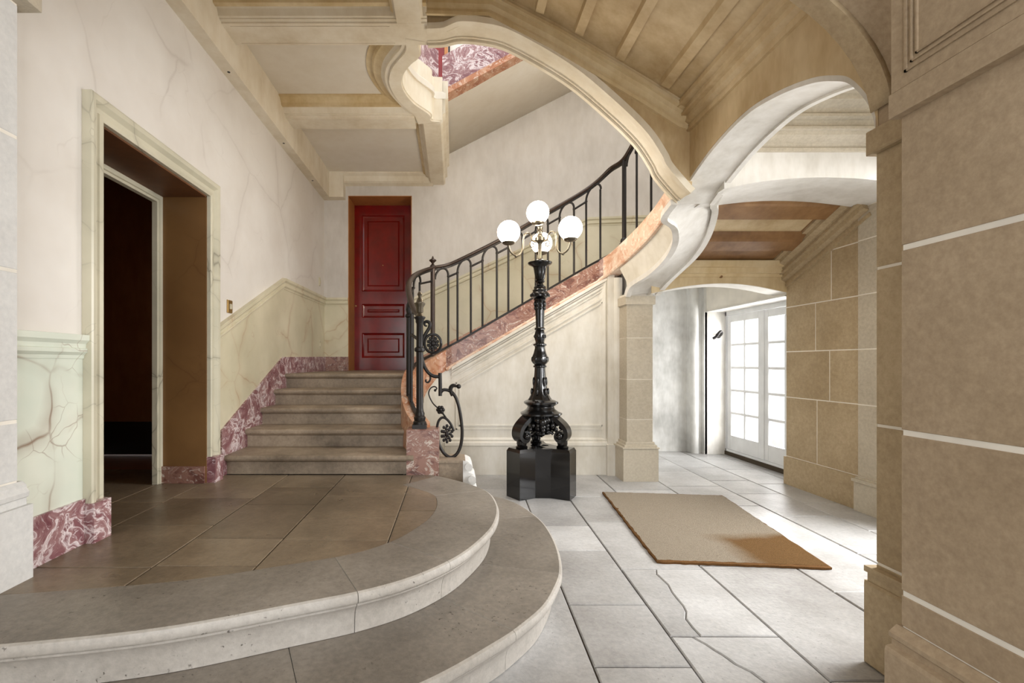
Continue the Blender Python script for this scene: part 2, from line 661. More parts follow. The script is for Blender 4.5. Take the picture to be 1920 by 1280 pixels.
def slab(name, poly, z0, z1, mat, parent, ch=0.004):
    """Paving piece with a small chamfer round its top."""
    q = [poly[0]]
    for p in poly[1:]:
        if (Vector(p) - Vector(q[-1])).length > 0.004:
            q.append(p)
    if (Vector(q[0]) - Vector(q[-1])).length < 0.004:
        q.pop()
    if len(q) < 3 or abs(poly_area(q)) < 0.004:
        return None
    if poly_area(q) < 0:
        q.reverse()
    n = len(q)
    ins = []
    for i in range(n):
        a, b, c = Vector(q[i - 1]), Vector(q[i]), Vector(q[(i + 1) % n])
        t1, t2 = (b - a).normalized(), (c - b).normalized()
        n1, n2 = Vector((-t1.y, t1.x)), Vector((-t2.y, t2.x))
        m = n1 + n2
        m = m.normalized() if m.length > 1e-6 else n1
        ins.append(b + m * (ch / max(m.dot(n1), 0.5)))
    vs = [(p[0], p[1], z0) for p in q] + [(p[0], p[1], z1 - ch) for p in q] + [(p[0], p[1], z1) for p in ins]
    fs = [tuple(range(n - 1, -1, -1)), tuple(range(2 * n, 3 * n))]
    for k in (0, n):
        fs += [(k + i, k + (i + 1) % n, k + n + (i + 1) % n, k + n + i) for i in range(n)]
    return M().add(vs, fs).obj(name, mat, parent, smooth=False)


# levels
L = 0.38      # entrance landing
U = 1.19      # upper landing with the red door
ZC = 4.09     # landing ceiling panels
ZB = 3.95     # underside of the landing beams
XL = -1.916   # left wall face
YB = 7.125    # back wall face

# ================================================================== FLOOR
floor = struct(M().box(-2.4, 4.9, -3.6, 7.4, -0.12, -0.012).obj('floor', 'grout', smooth=False), 'stone paved floor of the hall')
SK = 0.035   # the paving runs a little askew


def floor_poly(xa, xb, ya, yb, g=0.004):
    return [(xa + g + SK * (ya - 2.5), ya + g), (xb - g + SK * (ya - 2.5), ya + g), (xb - g + SK * (yb - 2.5), yb - g), (xa + g + SK * (yb - 2.5), yb - g)]


FCOLS = [
    (-1.95, -1.0, [-3.5, -2.2, -1.0, 0.1, 1.3]),
    (-1.0, -0.35, [-3.5, -2.5, -1.4, -0.2, 0.9, 1.9]),
    (-0.35, 0.06, [-3.5, -2.1, -1.0, 0.2, 1.2, 2.2]),
    (-0.5, 0.06, [4.08, 4.9, 5.8]),
    (0.06, 0.62, [-3.5, -2.4, -1.2, 0.0, 1.1, 1.95, 3.0, 4.0, 5.0, 5.75]),
    (0.62, 1.045, [-3.5, -2.0, -0.9, 0.4, 1.4, 2.07, 2.6, 3.35, 3.86, 4.75, 5.75]),
    (1.045, 1.57, [-3.5, -2.2, -1.1, 0.1, 1.2, 1.92, 2.3, 3.05, 3.95, 4.7, 5.8]),
    (1.57, 2.17, [-3.5, 0.5, 1.4, 1.98, 3.1, 4.3, 4.95, 5.6, 6.4, 7.15]),
    (2.17, 2.75, [1.0, 2.0, 2.75, 3.45, 4.4, 5.1, 5.8, 6.5, 7.15]),
    (2.75, 3.2, [1.0, 1.9, 2.6, 3.3, 4.1, 4.8, 5.35, 6.0, 6.7, 7.15]),
    (3.2, 3.62, [1.0, 2.2, 3.0, 3.75, 4.5, 5.2, 5.9, 6.6, 7.15]),
    (3.62, 4.5, [1.0, 2.4, 3.6, 4.7, 5.6, 6.5, 7.15]),
]
def jag(p, q, n, amp):
    out = []
    for k in range(n + 1):
        t = k / n
        out.append((p[0] + (q[0] - p[0]) * t + (random.uniform(-amp, amp) if 0 < k < n else 0), p[1] + (q[1] - p[1]) * t + (random.uniform(-amp, amp) if 0 < k < n else 0)))
    return out


def cracked(poly4, ca, cb, ia, ib, n, amp, gap):
    """Slab broken in two along a jagged line from ca (on side ia) to cb (on side ib)."""
    line = jag(ca, cb, n, amp)
    one, two = [], []
    k = ia
    one = [q for q in line[::-1]]
    seq, j = [], (ia + 1) % 4
    while True:
        seq.append(poly4[j])
        if j == ib:
            break
        j = (j + 1) % 4
    one = [(q[0] + gap, q[1] + gap * .6) for q in line][::-1] + seq
    seq2, j = [], (ib + 1) % 4
    while True:
        seq2.append(poly4[j])
        if j == ia:
            break
        j = (j + 1) % 4
    two = [(q[0] - gap * .3, q[1] - gap * .3) for q in line] + seq2
    return one, two


for (xa, xb, ys) in FCOLS:
    for ya, yb in zip(ys, ys[1:]):
        q4 = floor_poly(xa, xb, ya, yb)
        pcs = [q4]
        if xa == 1.045 and ya == 1.92:
            pcs = cracked(q4, (1.30, 1.925), (1.14, 2.295), 0, 2, 7, .012, .006)
        if xa == 1.045 and ya == 2.3:
            pcs = cracked(q4, (1.185, 2.305), (1.285, 3.045), 0, 2, 10, .018, .005)
        for q in pcs:
            slab('floor_slab', q, -0.05, random.uniform(-0.0015, 0.0015), 'floor', floor, 0.005)

# ================================================================== ENTRANCE STEPS AND LANDING
UP = [(-1.95, 1.50), (-1.486, 1.573), (-1.023, 1.674), (-.595, 1.848), (-.348, 1.96), (-.151, 2.098), (.026, 2.299), (.155, 2.536),
      (.248, 2.79), (.293, 3.1), (.267, 3.43), (.162, 3.655), (-.02, 3.87), (-.12, 3.96)]
LO = [(-1.95, 1.12), (-1.45, 1.18), (-.9, 1.30), (-.45, 1.47), (-.093, 1.68), (.181, 1.92), (.306, 2.053), (.432, 2.22), (.53, 2.423),
      (.586, 2.585), (.625, 2.8), (.645, 3.05), (.638, 3.36), (.58, 3.65), (.50, 3.86), (.379, 4.016), (.2, 4.1), (-.05, 4.14)]
RIM = [(-.40, -.02), (-.40, 0), (-.016, 0), (-.005, -.005), (0, -.018), (0, -.036), (-.007, -.047), (-.020, -.053), (-.021, -.062),
       (-.034, -.074), (-.046, -.098), (-.053, -.13), (-.056, -.188), (-.12, -.188), (-.12, -.02)]


def rim_stones(curve, ztop, cuts, name, mat, parent, width):
    pts = [Vector((p[0], p[1])) for p in cr([(a, b, 0) for a, b in curve], 12)]
    prof = [(-width if u == -.40 else u, w) for u, w in RIM]
    offs = {}
    for u, w in prof:
        if u not in offs:
            offs[u] = offset2(pts, u)
    n = len(pts)
    idx = [int(c * (n - 1)) for c in cuts]
    for a, b in zip(idx, idx[1:]):
        vs, fs = [], []
        k = len(prof)
        for i in range(a, b + 1):
            for u, w in prof:
                p = offs[u][i]
                sh = 0.0
                if i == a and a > 0:
                    sh = 0.0016
                if i == b and b < n - 1:
                    sh = -0.0016
                if sh:
                    j = i + (1 if sh > 0 else -1)
                    d = (offs[u][j] - p)
                    if d.length > 1e-6:
                        p = p + d.normalized() * min(abs(sh), d.length * 0.45)
                vs.append((p.x, p.y, ztop + w))
        m = b - a + 1
        for i in range(m - 1):
            for q in range(k):
                r = (q + 1) % k
                fs.append((i * k + q, (i + 1) * k + q, (i + 1) * k + r, i * k + r))
        fs.append(tuple(range(k)))
        fs.append(tuple(range(m * k - 1, (m - 1) * k - 1, -1)))
        mm = M().add(vs, fs)
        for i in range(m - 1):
            mm.mi[i * k + 1] = 1  # top faces take the copy with shade in its colour
        mm.obj(name, [mat, mat + '_worn'], parent, angle=40)
    return offs


landing_core_pts = [tuple(p) for p in offset2([Vector((a.x, a.y)) for a in cr([(p[0], p[1], 0) for p in UP], 6)], -0.1)]
landing = M().prism([(XL, 3.99), (XL, landing_core_pts[0][1])] + landing_core_pts + [(-.12, 3.99)], 0.19, L - 0.014, 'z').obj('landing', 'rim_worn', smooth=False)
struct(landing, 'raised stone entrance landing with a rounded edge')
offs_u = rim_stones(UP, L, [0, .30, .445, .60, .80, 1.0], 'edge_stone', 'rim', landing, 0.40)
lower_core = [tuple(p) for p in offset2([Vector((a.x, a.y)) for a in cr([(p[0], p[1], 0) for p in LO], 6)], -0.1)]
lower = M().prism([(XL, 4.1), (XL, lower_core[0][1])] + lower_core, 0.0, 0.17, 'z').obj('entrance_step', 'rim_worn', smooth=False)
struct(lower, 'curved lower stone step below the landing')
rim_stones(LO, 0.19, [0, .18, .33, .52, .74, 1.0], 'edge_stone', 'rim', lower, 0.52)

inner = offs_u[-0.40]
INN = next(i for i, p in enumerate(inner) if p.y > 3.3)
tile_region = [(XL - 0.02, 3.99), (XL - 0.02, inner[0].y)] + [(p.x, p.y) for p in inner[:INN]] + [(-.16, 3.99)]
LCOLS = [(XL - .02, -1.37, [1.8, 2.18, 2.75, 3.3, 4.0]), (-1.37, -.9, [1.8, 2.2, 2.55, 3.15, 3.6, 4.0]),
         (-.9, -.34, [1.8, 2.52, 2.88, 3.35, 4.0]), (-.34, .4, [1.8, 3.02, 4.0])]
for (xa, xb, ys) in LCOLS:
    for ya, yb in zip(ys, ys[1:]):
        p = clip_rect(tile_region, xa + .003, xb - .003, ya + .003, yb - .003)
        if len(p) >= 3:
            slab('landing_slab', p, L - 0.03, L + random.uniform(-.001, .001), 'landing', landing, 0.003)
for (xa, xb, ya, yb) in ((-2.27, XL - .02, 2.59, 3.2), (-2.27, XL - .02, 3.2, 3.73), (-2.9, -2.27, 2.0, 3.1), (-2.9, -2.27, 3.1, 4.2), (-3.9, -2.9, 2.0, 4.2)):
    slab('landing_slab', [(xa + .003, ya + .003), (xb - .003, ya + .003), (xb - .003, yb - .003), (xa + .003, yb - .003)], L - .03, L - .001, 'landing', landing, .003)

# ================================================================== LEFT WALL
DY0, DY1, DZ = 2.59, 3.73, 2.605       # doorway
m = M()
m.box(-2.27, XL, 1.9, DY0, L - .1, 4.3)
m.box(-2.27, XL, DY1, YB + .3, 0, 4.3)
m.box(-2.27, XL, DY0, DY1, DZ, 4.3)
wall_left = struct(m.obj('wall_left', 'plaster', smooth=False), 'off white veined plaster wall with a doorway')
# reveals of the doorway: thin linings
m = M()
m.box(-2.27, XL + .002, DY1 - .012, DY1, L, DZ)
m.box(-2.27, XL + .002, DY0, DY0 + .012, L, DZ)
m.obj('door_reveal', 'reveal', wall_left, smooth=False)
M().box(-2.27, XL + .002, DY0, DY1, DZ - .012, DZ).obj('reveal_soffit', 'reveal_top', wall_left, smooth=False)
M().box(-2.26, XL - .005, DY1 - .03, DY1 - .012, L, L + .13).obj('reveal_skirting', 'redm', wall_left, smooth=False)
# inner frame at the back of the reveal
m = M()
ya_, yb_, zt_ = DY0 + .012, DY1 - .012, DZ - .012
m.loft([[(x_, ya_ + w_, L), (x_, ya_ + w_, zt_ - w_), (x_, yb_ - w_, zt_ - w_), (x_, yb_ - w_, L)] for x_, w_ in ((-2.25, 0), (-2.25, .03), (-2.262, .034), (-2.262, .052), (-2.30, .054), (-2.30, 0))])
m.obj('inner_frame', 'frame', wall_left, smooth=False)
# dark side room
m = M()
m.box(-4.0, -3.95, 1.2, 5.0, L, 3.3)
m.box(-4.0, -2.27, 4.9, 5.0, L, 3.3)
m.box(-4.0, -2.27, 1.2, 1.3, L, 3.3)
m.box(-4.0, -2.27, 1.2, 5.0, 3.2, 3.3)
m.box(-4.0, -2.27, 1.2, 5.0, L - .2, L - .02)
side_room = struct(m.obj('wall_side_room', 'darkroom', smooth=False), 'brown walls of the unlit side room')
m = M()
m.box(-3.95, -3.92, 1.3, 4.9, L, L + .33)
m.box(-3.95, -2.27, 4.87, 4.9, L, L + .33)
m.obj('skirting', 'darkskirt', side_room, smooth=False)

# architrave of the doorway
FX = XL
prof_frame = [(0.0, 0.0), (0.0, .03), (.012, .035), (.03, .03), (.036, .022), (.06, .026), (.082, .05), (.105, .055), (.115, .05), (.115, 0.0)]


def jamb_frame(name, y0, y1, ztop, z0, x, mat, parent):
    """Architrave on a wall facing +x, round an opening y0..y1; profile (distance from opening, projection)."""
    mm = M()
    rings = []
    for (d, h) in prof_frame:
        rings.append([(x + h, y0 - d, z0), (x + h, y0 - d, ztop + d), (x + h, y1 + d, ztop + d), (x + h, y1 + d, z0)])
    mm.loft(rings)
    return mm.obj(name, mat, parent, angle=30)


trim1 = struct(jamb_frame('trim_1', DY0, DY1, DZ, L + .2, XL, 'frame', None), 'painted marble architrave round the doorway')
m = M()
m.box(XL, XL + .068, DY0 - .122, DY0 + .003, L, L + .205)
m.obj('plinth_block', 'redm_purple', trim1, smooth=False)
m = M()
m.box(XL, XL + .068, DY1 - .003, DY1 + .122, L, L + .2)
m.obj('plinth_block', 'redm_purple', trim1, smooth=False)

# dado and skirting, near part
M().box(XL, XL + .006, 2.0, DY0 - .115, L + .2, 1.34).obj('dado_panel', 'dado_green', wall_left, smooth=False)
RAIL = [(0, -.062), (.012, -.062), (.014, -.045), (.03, -.03), (.03, -.012), (.022, -.008), (.024, .012), (.04, .03), (.042, .058), (0, .062)]
m = M()
m.sweep([(XL, 1.95, 1.394), (XL, DY0 - .105, 1.394)], RAIL)
struct(m.obj('trim_2', 'dado_green', smooth=False), 'moulded dado rail beside the stone pier')
bl = M().box(XL, XL + .02, 2.0, DY0 - .118, L, L + .23).obj('baseboard_left', 'redm_purple', smooth=False)
struct(bl, 'red and white marble skirting beside the doorway')
# dado and skirting beside the stairs
m = M()
m.prism([(DY1 + .1, L), (DY1 + .1, 1.52), (5.39, 2.16), (YB, 2.17), (YB, L)], XL, XL + .006, 'x')
m.obj('dado_panel', 'dado', wall_left, smooth=False)
m = M()
m.sweep([(XL, DY1 + .115, 1.53), (XL, 5.39, 2.20), (XL, YB, 2.215)], RAIL)
struct(m.obj('trim_3', 'dado', smooth=False), 'dado rail climbing along the short stairs')
m = M()
m.prism([(DY1 + .2, L), (DY1 + .2, .755), (5.34, 1.375), (YB, 1.40), (YB, L)], XL, XL + .022, 'x')
struct(m.obj('baseboard_stair', 'redm_purple', smooth=False), 'red marble skirting stepping up along the short stairs')

# ------------------------------------------------------------------ left stone pier (nearest)
pier_l = struct(M().box(-2.3, -1.8645, -3.2, 2.05, 0, 3.4).obj('wall_left_pier', 'mortar', smooth=False), 'pale stone pier at the left edge')
zz = [.80, 1.06, 1.70, 2.27, 2.84]
for i, (a, b) in enumerate(zip(zz, zz[1:])):
    ys = [2.052, 0.9 + .25 * (i % 2), -.3, -1.6, -3.2]
    for y1, y0 in zip(ys, ys[1:]):
        M().cbox(-2.2, -1.862, y0 + .004, y1 - (.0 if y1 > 2 else .004), a + .007, b - .007, .003, '+x').obj('stone_block', 'ashlar_white', pier_l, smooth=False)
m = M()
m.box(-2.3, -1.825, -3.2, 2.085, L, .70)
m.prism([(-2.3, .70), (-1.845, .70), (-1.845, .73), (-1.835, .735), (-1.832, .755), (-1.845, .775), (-1.845, .785), (-1.862, .80), (-2.3, .80)], -3.2, 2.075, 'y')
m.obj('pier_plinth', 'ashlar_white', pier_l, smooth=False)
m = M()
m.box(-2.3, -1.80, -3.2, 2.10, 2.84, 2.95)
m.box(-2.3, -1.86, -3.2, 2.05, 2.95, 3.5)
m.obj('pier_capital', 'ashlar_pale', pier_l, smooth=False)

# ================================================================== BACK WALL
RX0, RX1, RZ = -1.56, -.617, 3.788
m = M()
m.box(-2.3, RX0, YB, YB + .45, 0, 8.0)
m.box(RX0, RX1, YB, YB + .45, 0, U)
m.box(RX0, RX1, YB, YB + .45, RZ, 8.0)
m.box(RX1, 4.9, YB, YB + .45, 0, 8.0)
wall_back = struct(m.obj('wall_back', 'plaster_back', smooth=False), 'greyish white plaster wall behind the staircase')
m = M()
m.box(RX0, RX0 + .01, YB - .002, YB + .42, U, RZ)
m.box(RX1 - .01, RX1, YB - .002, YB + .42, U, RZ)
m.box(RX0, RX1, YB - .002, YB + .42, RZ - .01, RZ)
m.obj('door_reveal', 'doorstone', wall_back, smooth=False)
# dado on the back wall
m = M()
m.sweep([(XL, YB, 2.215), (RX0, YB, 2.215)], RAIL)
struct(m.obj('trim_4', 'dado', smooth=False), 'short dado rail left of the red door')
M().box(XL, RX0, YB - .006, YB, U, 2.16).obj('dado_panel', 'dado', wall_back, smooth=False)
struct(M().box(XL, RX0 + .005, YB - .022, YB, U, 1.40).obj('baseboard_back', 'redm', smooth=False), 'dull red marble skirting left of the red door')
m = M()
m.prism([(RX1 + .02, U), (RX1 + .02, 2.17), (-.5, 2.20), (2.0, 3.34), (3.6, 3.40), (3.6, 2.0), (1.0, 1.5)], YB - .006, YB, 'y')
m.obj('dado_panel', 'dado', wall_back, smooth=False)
m = M()
m.sweep([(RX1 + .02, YB, 2.21), (-.5, YB, 2.25), (2.0, YB, 3.40), (3.6, YB, 3.46)], RAIL)
struct(m.obj('trim_5', 'dado', smooth=False), 'dado rail rising along the main flight')
m = M()
m.prism([(RX1 + .01, U), (RX1 + .01, 1.40), (-.45, 1.42), (1.9, 2.62), (1.9, 2.2), (0, U)], YB - .022, YB, 'y')
struct(m.obj('baseboard_flight', 'redm_orange', smooth=False), 'orange red marble skirting along the main flight')

# ------------------------------------------------------------------ red door
door1 = empty('door_1', ((RX0 + RX1) / 2, 7.53, U))
struct(door1, 'tall dark red panelled door')
PX0, PX1 = RX0 + .11, RX1 - .13
ZP = [(1.37, 1.795), (2.0, 2.25), (2.41, 3.636)]
m = M()
m.box(RX0, PX0, 7.53, 7.58, U, RZ)
m.box(PX1, RX1, 7.53, 7.58, U, RZ)
prev = U
for a, b in ZP + [(RZ, RZ)]:
    m.box(PX0, PX1, 7.53, 7.58, prev, a)
    prev = b
m.obj('door_leaf', 'red', door1, smooth=False)
for a, b in ZP:
    mm = M()
    r = []
    for d, y in ((0, 7.53), (.0, 7.518), (.018, 7.518), (.03, 7.535), (.05, 7.545), (.1, 7.545), (.12, 7.536)):
        r.append([(PX0 + d, y, a + d), (PX1 - d, y, a + d), (PX1 - d, y, b - d), (PX0 + d, y, b - d)])
    mm.loft(r, closed=True)
    mm.add(r[-1], [(0, 1, 2, 3)])
    mm.obj('door_panel', 'red', door1, smooth=False)
m = M()
m.ball((-1.105, 7.545, 2.84), .012)
m.obj('peephole', 'brass', door1)
m = M()
m.tube([(RX0 + .035, 7.525, 2.20), (RX0 + .035, 7.505, 2.20)], .012)
m.obj('keyhole', 'brass', door1)
M().box(RX0, RX1, YB - .01, 7.6, U - .03, U + .004).obj('threshold', 'step', door1, smooth=False)
M().box(RX0, RX1, 7.585, 7.62, U, RZ).obj('door_backing', 'darkskirt', door1, smooth=False)

# ================================================================== SHORT FLIGHT
stair = empty('staircase', (0, 4, 0))
tag(stair, 'worn stone staircase with red marble string curving up to the right', 'staircase')
YS = [3.986, 4.385, 4.73, 5.08, 5.415]
r = (U - L) / 5
for i, y in enumerate(YS):
    zt = L + r * (i + 1)
    yb = YS[i + 1] + .06 if i < 4 else YB
    x1 = -.33 if i < 4 else -.40
    prof = [(y + .03, zt - r), (y + .03, zt - .062), (y + .018, zt - .055), (y + .012, zt - .048), (y - .012, zt - .043), (y - .02, zt - .03), (y - .02, zt - .014), (y - .012, zt - .003), (y, zt), (yb, zt), (yb, zt - r)]
    m = M()
    m.prism(prof, XL + .021, x1, 'x')
    m.obj('step', 'step', stair, angle=30)
M().box(-.45, .1, 5.76, YB, U - .16, U).obj('step', 'step', stair, smooth=False)
# main flight steps (mostly hidden by the string)
for i in range(12):
    x = -.05 + .28 * i
    M().box(x, x + .40, 5.78, YB, U + .162 * i, U + .162 * (i + 1)).obj('step', 'step', stair, smooth=False)

# ------------------------------------------------------------------ string (centre line, top z)
ST = [(-.27, 4.10, .80), (-.35, 4.3, .87), (-.415, 4.55, .98), (-.45, 4.85, 1.10), (-.445, 5.15, 1.22), (-.38, 5.42, 1.31), (-.24, 5.62, 1.39),
      (-.08, 5.705, 1.475), (.1, 5.72, 1.569), (.6, 5.72, 1.859), (1.1, 5.72, 2.148), (1.6, 5.72, 2.437), (1.76, 5.71, 2.52), (1.87, 5.60, 2.57), (1.93, 5.36, 2.63),
      (2.0, 4.95, 2.74), (2.05, 4.6, 2.87), (2.05, 4.3, 3.0), (2.0, 4.0, 3.17)]
STC = cr(ST, 6)


def solid_path(pts, zb, zt, hl, hr):
    """Vertical-sided solid following a plan curve; zb, zt lists."""
    P2 = [Vector((p[0], p[1])) for p in pts]
    lft, rgt = offset2(P2, -hl), offset2(P2, hr)
    mm = M()
    c = [[(a.x, a.y, z) for a, z in zip(lft, zb)], [(a.x, a.y, z) for a, z in zip(rgt, zb)],
         [(a.x, a.y, z) for a, z in zip(rgt, zt)], [(a.x, a.y, z) for a, z in zip(lft, zt)]]
    mm.loft(c + [c[0]])
    mm.add([c[0][0], c[1][0], c[2][0], c[3][0]], [(0, 1, 2, 3)])
    mm.add([c[0][-1], c[1][-1], c[2][-1], c[3][-1]], [(3, 2, 1, 0)])
    return mm


def sthick(p):
    if p.y < 5.2 and p.x < 0:
        return .46
    if p.x < .1:
        return .46 - .22 * min(1, max(0, (p.y - 5.2) / .45))
    return .24


i1 = min(range(len(STC)), key=lambda i: abs(STC[i].x + .10) + abs(STC[i].y - 5.70))
i2 = min(range(len(STC)), key=lambda i: abs(STC[i].x - 1.80) + abs(STC[i].y - 5.68))
seg1, seg2, seg3 = STC[:i1 + 1], STC[i1:i2 + 1], STC[i2:]
for sg, mt in ((seg1, 'redm_orange'), (seg2, 'redm'), (seg3, 'redm_pale')):
    solid_path(sg, [max(p.z - sthick(p), .36) for p in sg], [p.z for p in sg], .075, .075).obj('stair_string', mt, stair, angle=50)
# moulded lower edge of the string on the visible side
low = [Vector((p.x, p.y, p.z - sthick(p) + .012)) for p in STC[i1:]]
offl = offset2([Vector((p.x, p.y)) for p in low], .075)
m = M()
m.sweep([(a.x, a.y, p.z) for a, p in zip(offl, low)], [(-.02, -.02), (.012, -.02), (.022, -.008), (.022, .006), (.012, .018), (-.02, .018)])
m.obj('string_moulding', 'redm_pale', stair, angle=50)
# marble block the newel stands on
M().cbox(-.39, -.12, 3.986, 4.22, L - .01, .756, .006, '+z').obj('newel_block', 'redm', stair, smooth=False)
# carved stone scroll end beside the block
m = M()
m.box(-.125, .085, 4.01, 4.25, .17, .478)
m.box(-.125, .10, 3.99, 4.265, .478, .50)
m.obj('end_block', 'step', stair, smooth=False)  # browner stone: the block's shaded front put into its colour
m = M()
m.prism([(.08, .17), (.08, .498), (.12, .49), (.15, .468), (.162, .44), (.15, .415), (.125, .405), (.135, .395), (.165, .385), (.185, .36), (.19, .325), (.175, .30), (.15, .29), (.17, .28), (.195, .26), (.205, .225), (.20, .17)], 3.985, 4.27, 'y')
for (x_, z_, r_) in ((.125, .45, .03), (.155, .345, .032), (.17, .235, .028)):
    m.tube([(x_, 3.965, z_), (x_, 4.29, z_)], r_, 14)
m.obj('scroll_stone', 'ashlar_white', stair, angle=60)

# ================================================================== SPANDREL WALL UNDER THE STRING
m = solid_path(STC[5:i2 + 2], [0] * (i2 - 3), [p.z - sthick(p) + .05 for p in STC[5:i2 + 2]], .05, .055)
wall_stair = struct(m.obj('wall_stair', 'spandrel', angle=50), 'white panelled wall under the main flight')
YW = 5.665


def ztop(x):
    return 1.569 + .579 * (x - .1) - .24


m = M()
for d0, d1, pr in ((.0, .035, .045), (.045, .06, .028), (.075, .10, .02), (.125, .137, .012)):
    m.prism([(-.02, ztop(-.02) - d0), (1.80, ztop(1.80) - d0), (1.80, ztop(1.80) - d1), (-.02, ztop(-.02) - d1)], YW - pr, YW + .01, 'y')
m.obj('string_cornice', 'spandrel', wall_stair, smooth=False)
x0, x1, z0 = .03, 1.80, .525
for ins in (0, .04):
    a, b, c = x0 + ins, x1 - ins, z0 + ins
    m = M()
    q = .21 + ins * 1.2
    w = .014
    m.prism([(a, ztop(a) - q), (b, ztop(b) - q), (b, ztop(b) - q - w * 1.3), (a, ztop(a) - q - w * 1.3)], YW - .014, YW + .01, 'y')
    m.box(a, a + w, YW - .014, YW + .01, c, ztop(a) - q)
    m.box(b - w, b, YW - .014, YW + .01, c, ztop(b) - q)
    m.box(a, b, YW - .014, YW + .01, c, c + w)
    m.obj('panel_moulding', 'spandrel', wall_stair, smooth=False)
m = M()
m.prism([(YW - .055, 0), (YW - .055, .33), (YW - .065, .345), (YW - .06, .375), (YW - .03, .39), (YW - .035, .41), (YW - .01, .43), (YW + .02, .43), (YW + .02, 0)], -.1, 1.84, 'x')
m.obj('wall_base', 'spandrel', wall_stair, smooth=False)
# small engaged strip and quarter hollow against the pier
m = M()
m.box(1.80, 1.875, 5.585, 5.75, 0, 2.40)
m.box(1.785, 1.885, 5.56, 5.75, 0, .36)
m.lathe((1.915, 5.62), [(.06, 0), (.06, 2.3)], 16)
m.obj('corner_strip', 'spandrel', wall_stair, angle=50)

# ------------------------------------------------------------------ pier
pier = struct(M().box(1.927, 2.213, 5.332, 5.72, 0, 2.08).obj('wall_pier', 'mortar', smooth=False), 'stone pier carrying the stair arches')
for a, b in ((.43, .682), (.682, 1.126), (1.126, 1.588), (1.588, 1.955)):
    M().cbox(1.925, 2.215, 5.329, 5.70, a + .003, b - .003, .003, '-y').obj('stone_block', 'ashlar_pale', pier, smooth=False)
m = M()
m.box(1.905, 2.235, 5.305, 5.72, 1.957, 2.05)
m.obj('pier_capital', 'ashlar_pale', pier, smooth=False)
m = M()
m.box(1.875, 2.262, 5.29, 5.75, 0, .355)
m.box(1.865, 2.272, 5.28, 5.75, .36, .375)
m.box(1.89, 2.25, 5.30, 5.75, .375, .40)
m.box(1.91, 2.23, 5.315, 5.75, .40, .43)
m.obj('pier_plinth', 'ashlar_pale', pier, smooth=False)

# ================================================================== CURVED SOFFIT OF THE SECOND FLIGHT
A = [(1.937, 5.3, 2.046), (1.96, 5.22, 2.156), (2.06, 4.95, 2.245), (2.12, 4.7, 2.36), (2.1, 4.5, 2.44), (2.04, 4.35, 2.50), (1.97, 4.25, 2.538), (1.876, 4.2, 2.572), (1.835, 4.1, 2.59), (1.83, 3.93, 2.63)]
B = [(2.226, 5.3, 2.076), (2.267, 5.1, 2.188), (2.376, 4.85, 2.355), (2.397, 4.65, 2.47), (2.39, 4.5, 2.59), (2.33, 4.32, 2.69), (2.25, 4.2, 2.70), (2.15, 3.93, 2.70)]
NA = 40
AC, BC = resample(cr(A, 6), NA), resample(cr(B, 6), NA)
m = M()
m.loft([AC, [a.lerp(b, .5) + Vector((0, 0, .012)) for a, b in zip(AC, BC)], BC, [b + Vector((0.01, 0, .5)) for b in BC]])
soff = struct(m.obj('ceiling_curved_soffit', 'whitewall', angle=60), 'curved pale soffit band sweeping up from the pier')
for C_, sd in ((AC, 1), (BC, -1)):
    m = M()
    m.sweep([p for p in C_], [(-.004 if sd > 0 else -.05, -.028), (.05 if sd > 0 else .004, -.028), (.05 if sd > 0 else .004, .02), (-.004 if sd > 0 else -.05, .02)])
    m.obj('edge_moulding', 'whitewall', soff, angle=60)
T = [(1.855, 5.40, 2.40), (1.93, 4.95, 2.52), (1.975, 4.6, 2.65), (1.975, 4.3, 2.78), (1.93, 4.0, 2.95)]
TC = resample(cr(T, 8), NA)
m = M()
m.loft([AC, [a.lerp(b, .5) + Vector((.03, 0, 0)) for a, b in zip(AC, TC)], TC])
m.obj('well_face', 'spandrel', soff, angle=60)

# ================================================================== SIDE ARCH (plane of the pier, runs towards the camera)
AR = cr([(2.06, 2.315, 0), (2.10, 2.45, 0), (2.2, 2.60, 0), (2.3, 2.675, 0), (2.45, 2.75, 0), (2.7, 2.825, 0), (3.0, 2.866, 0), (3.38, 2.82, 0), (3.74, 2.71, 0), (3.96, 2.62, 0)], 6)
AR = [(p.x, p.y) for p in AR]
m = M()
m.strip(AR, [(p[0], 3.6) for p in AR], 1.83, 2.15, 'x')
warch = struct(m.obj('wall_arch_side', 'whitewall', angle=50), 'pale arch between the near and far piers')
# lit inner face towards the hall is ochre
m = M()
m.strip([(p[0], p[1] + .012) for p in AR], [(p[0], 3.6) for p in AR], 1.822, 1.83, 'x')
m.obj('arch_face', 'soffit', warch, angle=50)
for xx in (1.826, 2.11):
    m = M()
    m.sweep([(xx, p[0], p[1]) for p in AR], [(-.0, -.014), (.038, -.014), (.038, .02), (-.0, .02)])
    m.obj('edge_moulding', 'whitewall', warch, angle=50)

# ================================================================== CROSS ARCH (parallel to the picture, carries the third flight)
BR = cr([(-.21, 3.95, 0), (0, 3.955, 0), (.206, 3.945, 0), (.46, 3.88, 0), (.9, 3.63, 0), (1.233, 3.36, 0), (1.49, 3.11, 0), (1.62, 2.92, 0), (1.665, 2.83, 0), (1.80, 2.67, 0), (1.84, 2.63, 0)], 6)
BR = [(p.x, p.y) for p in BR]


def kink(x):
    t = min(1.0, max(0.0, (.06 - x) / .16))
    return .075 * t * t * (3 - 2 * t)


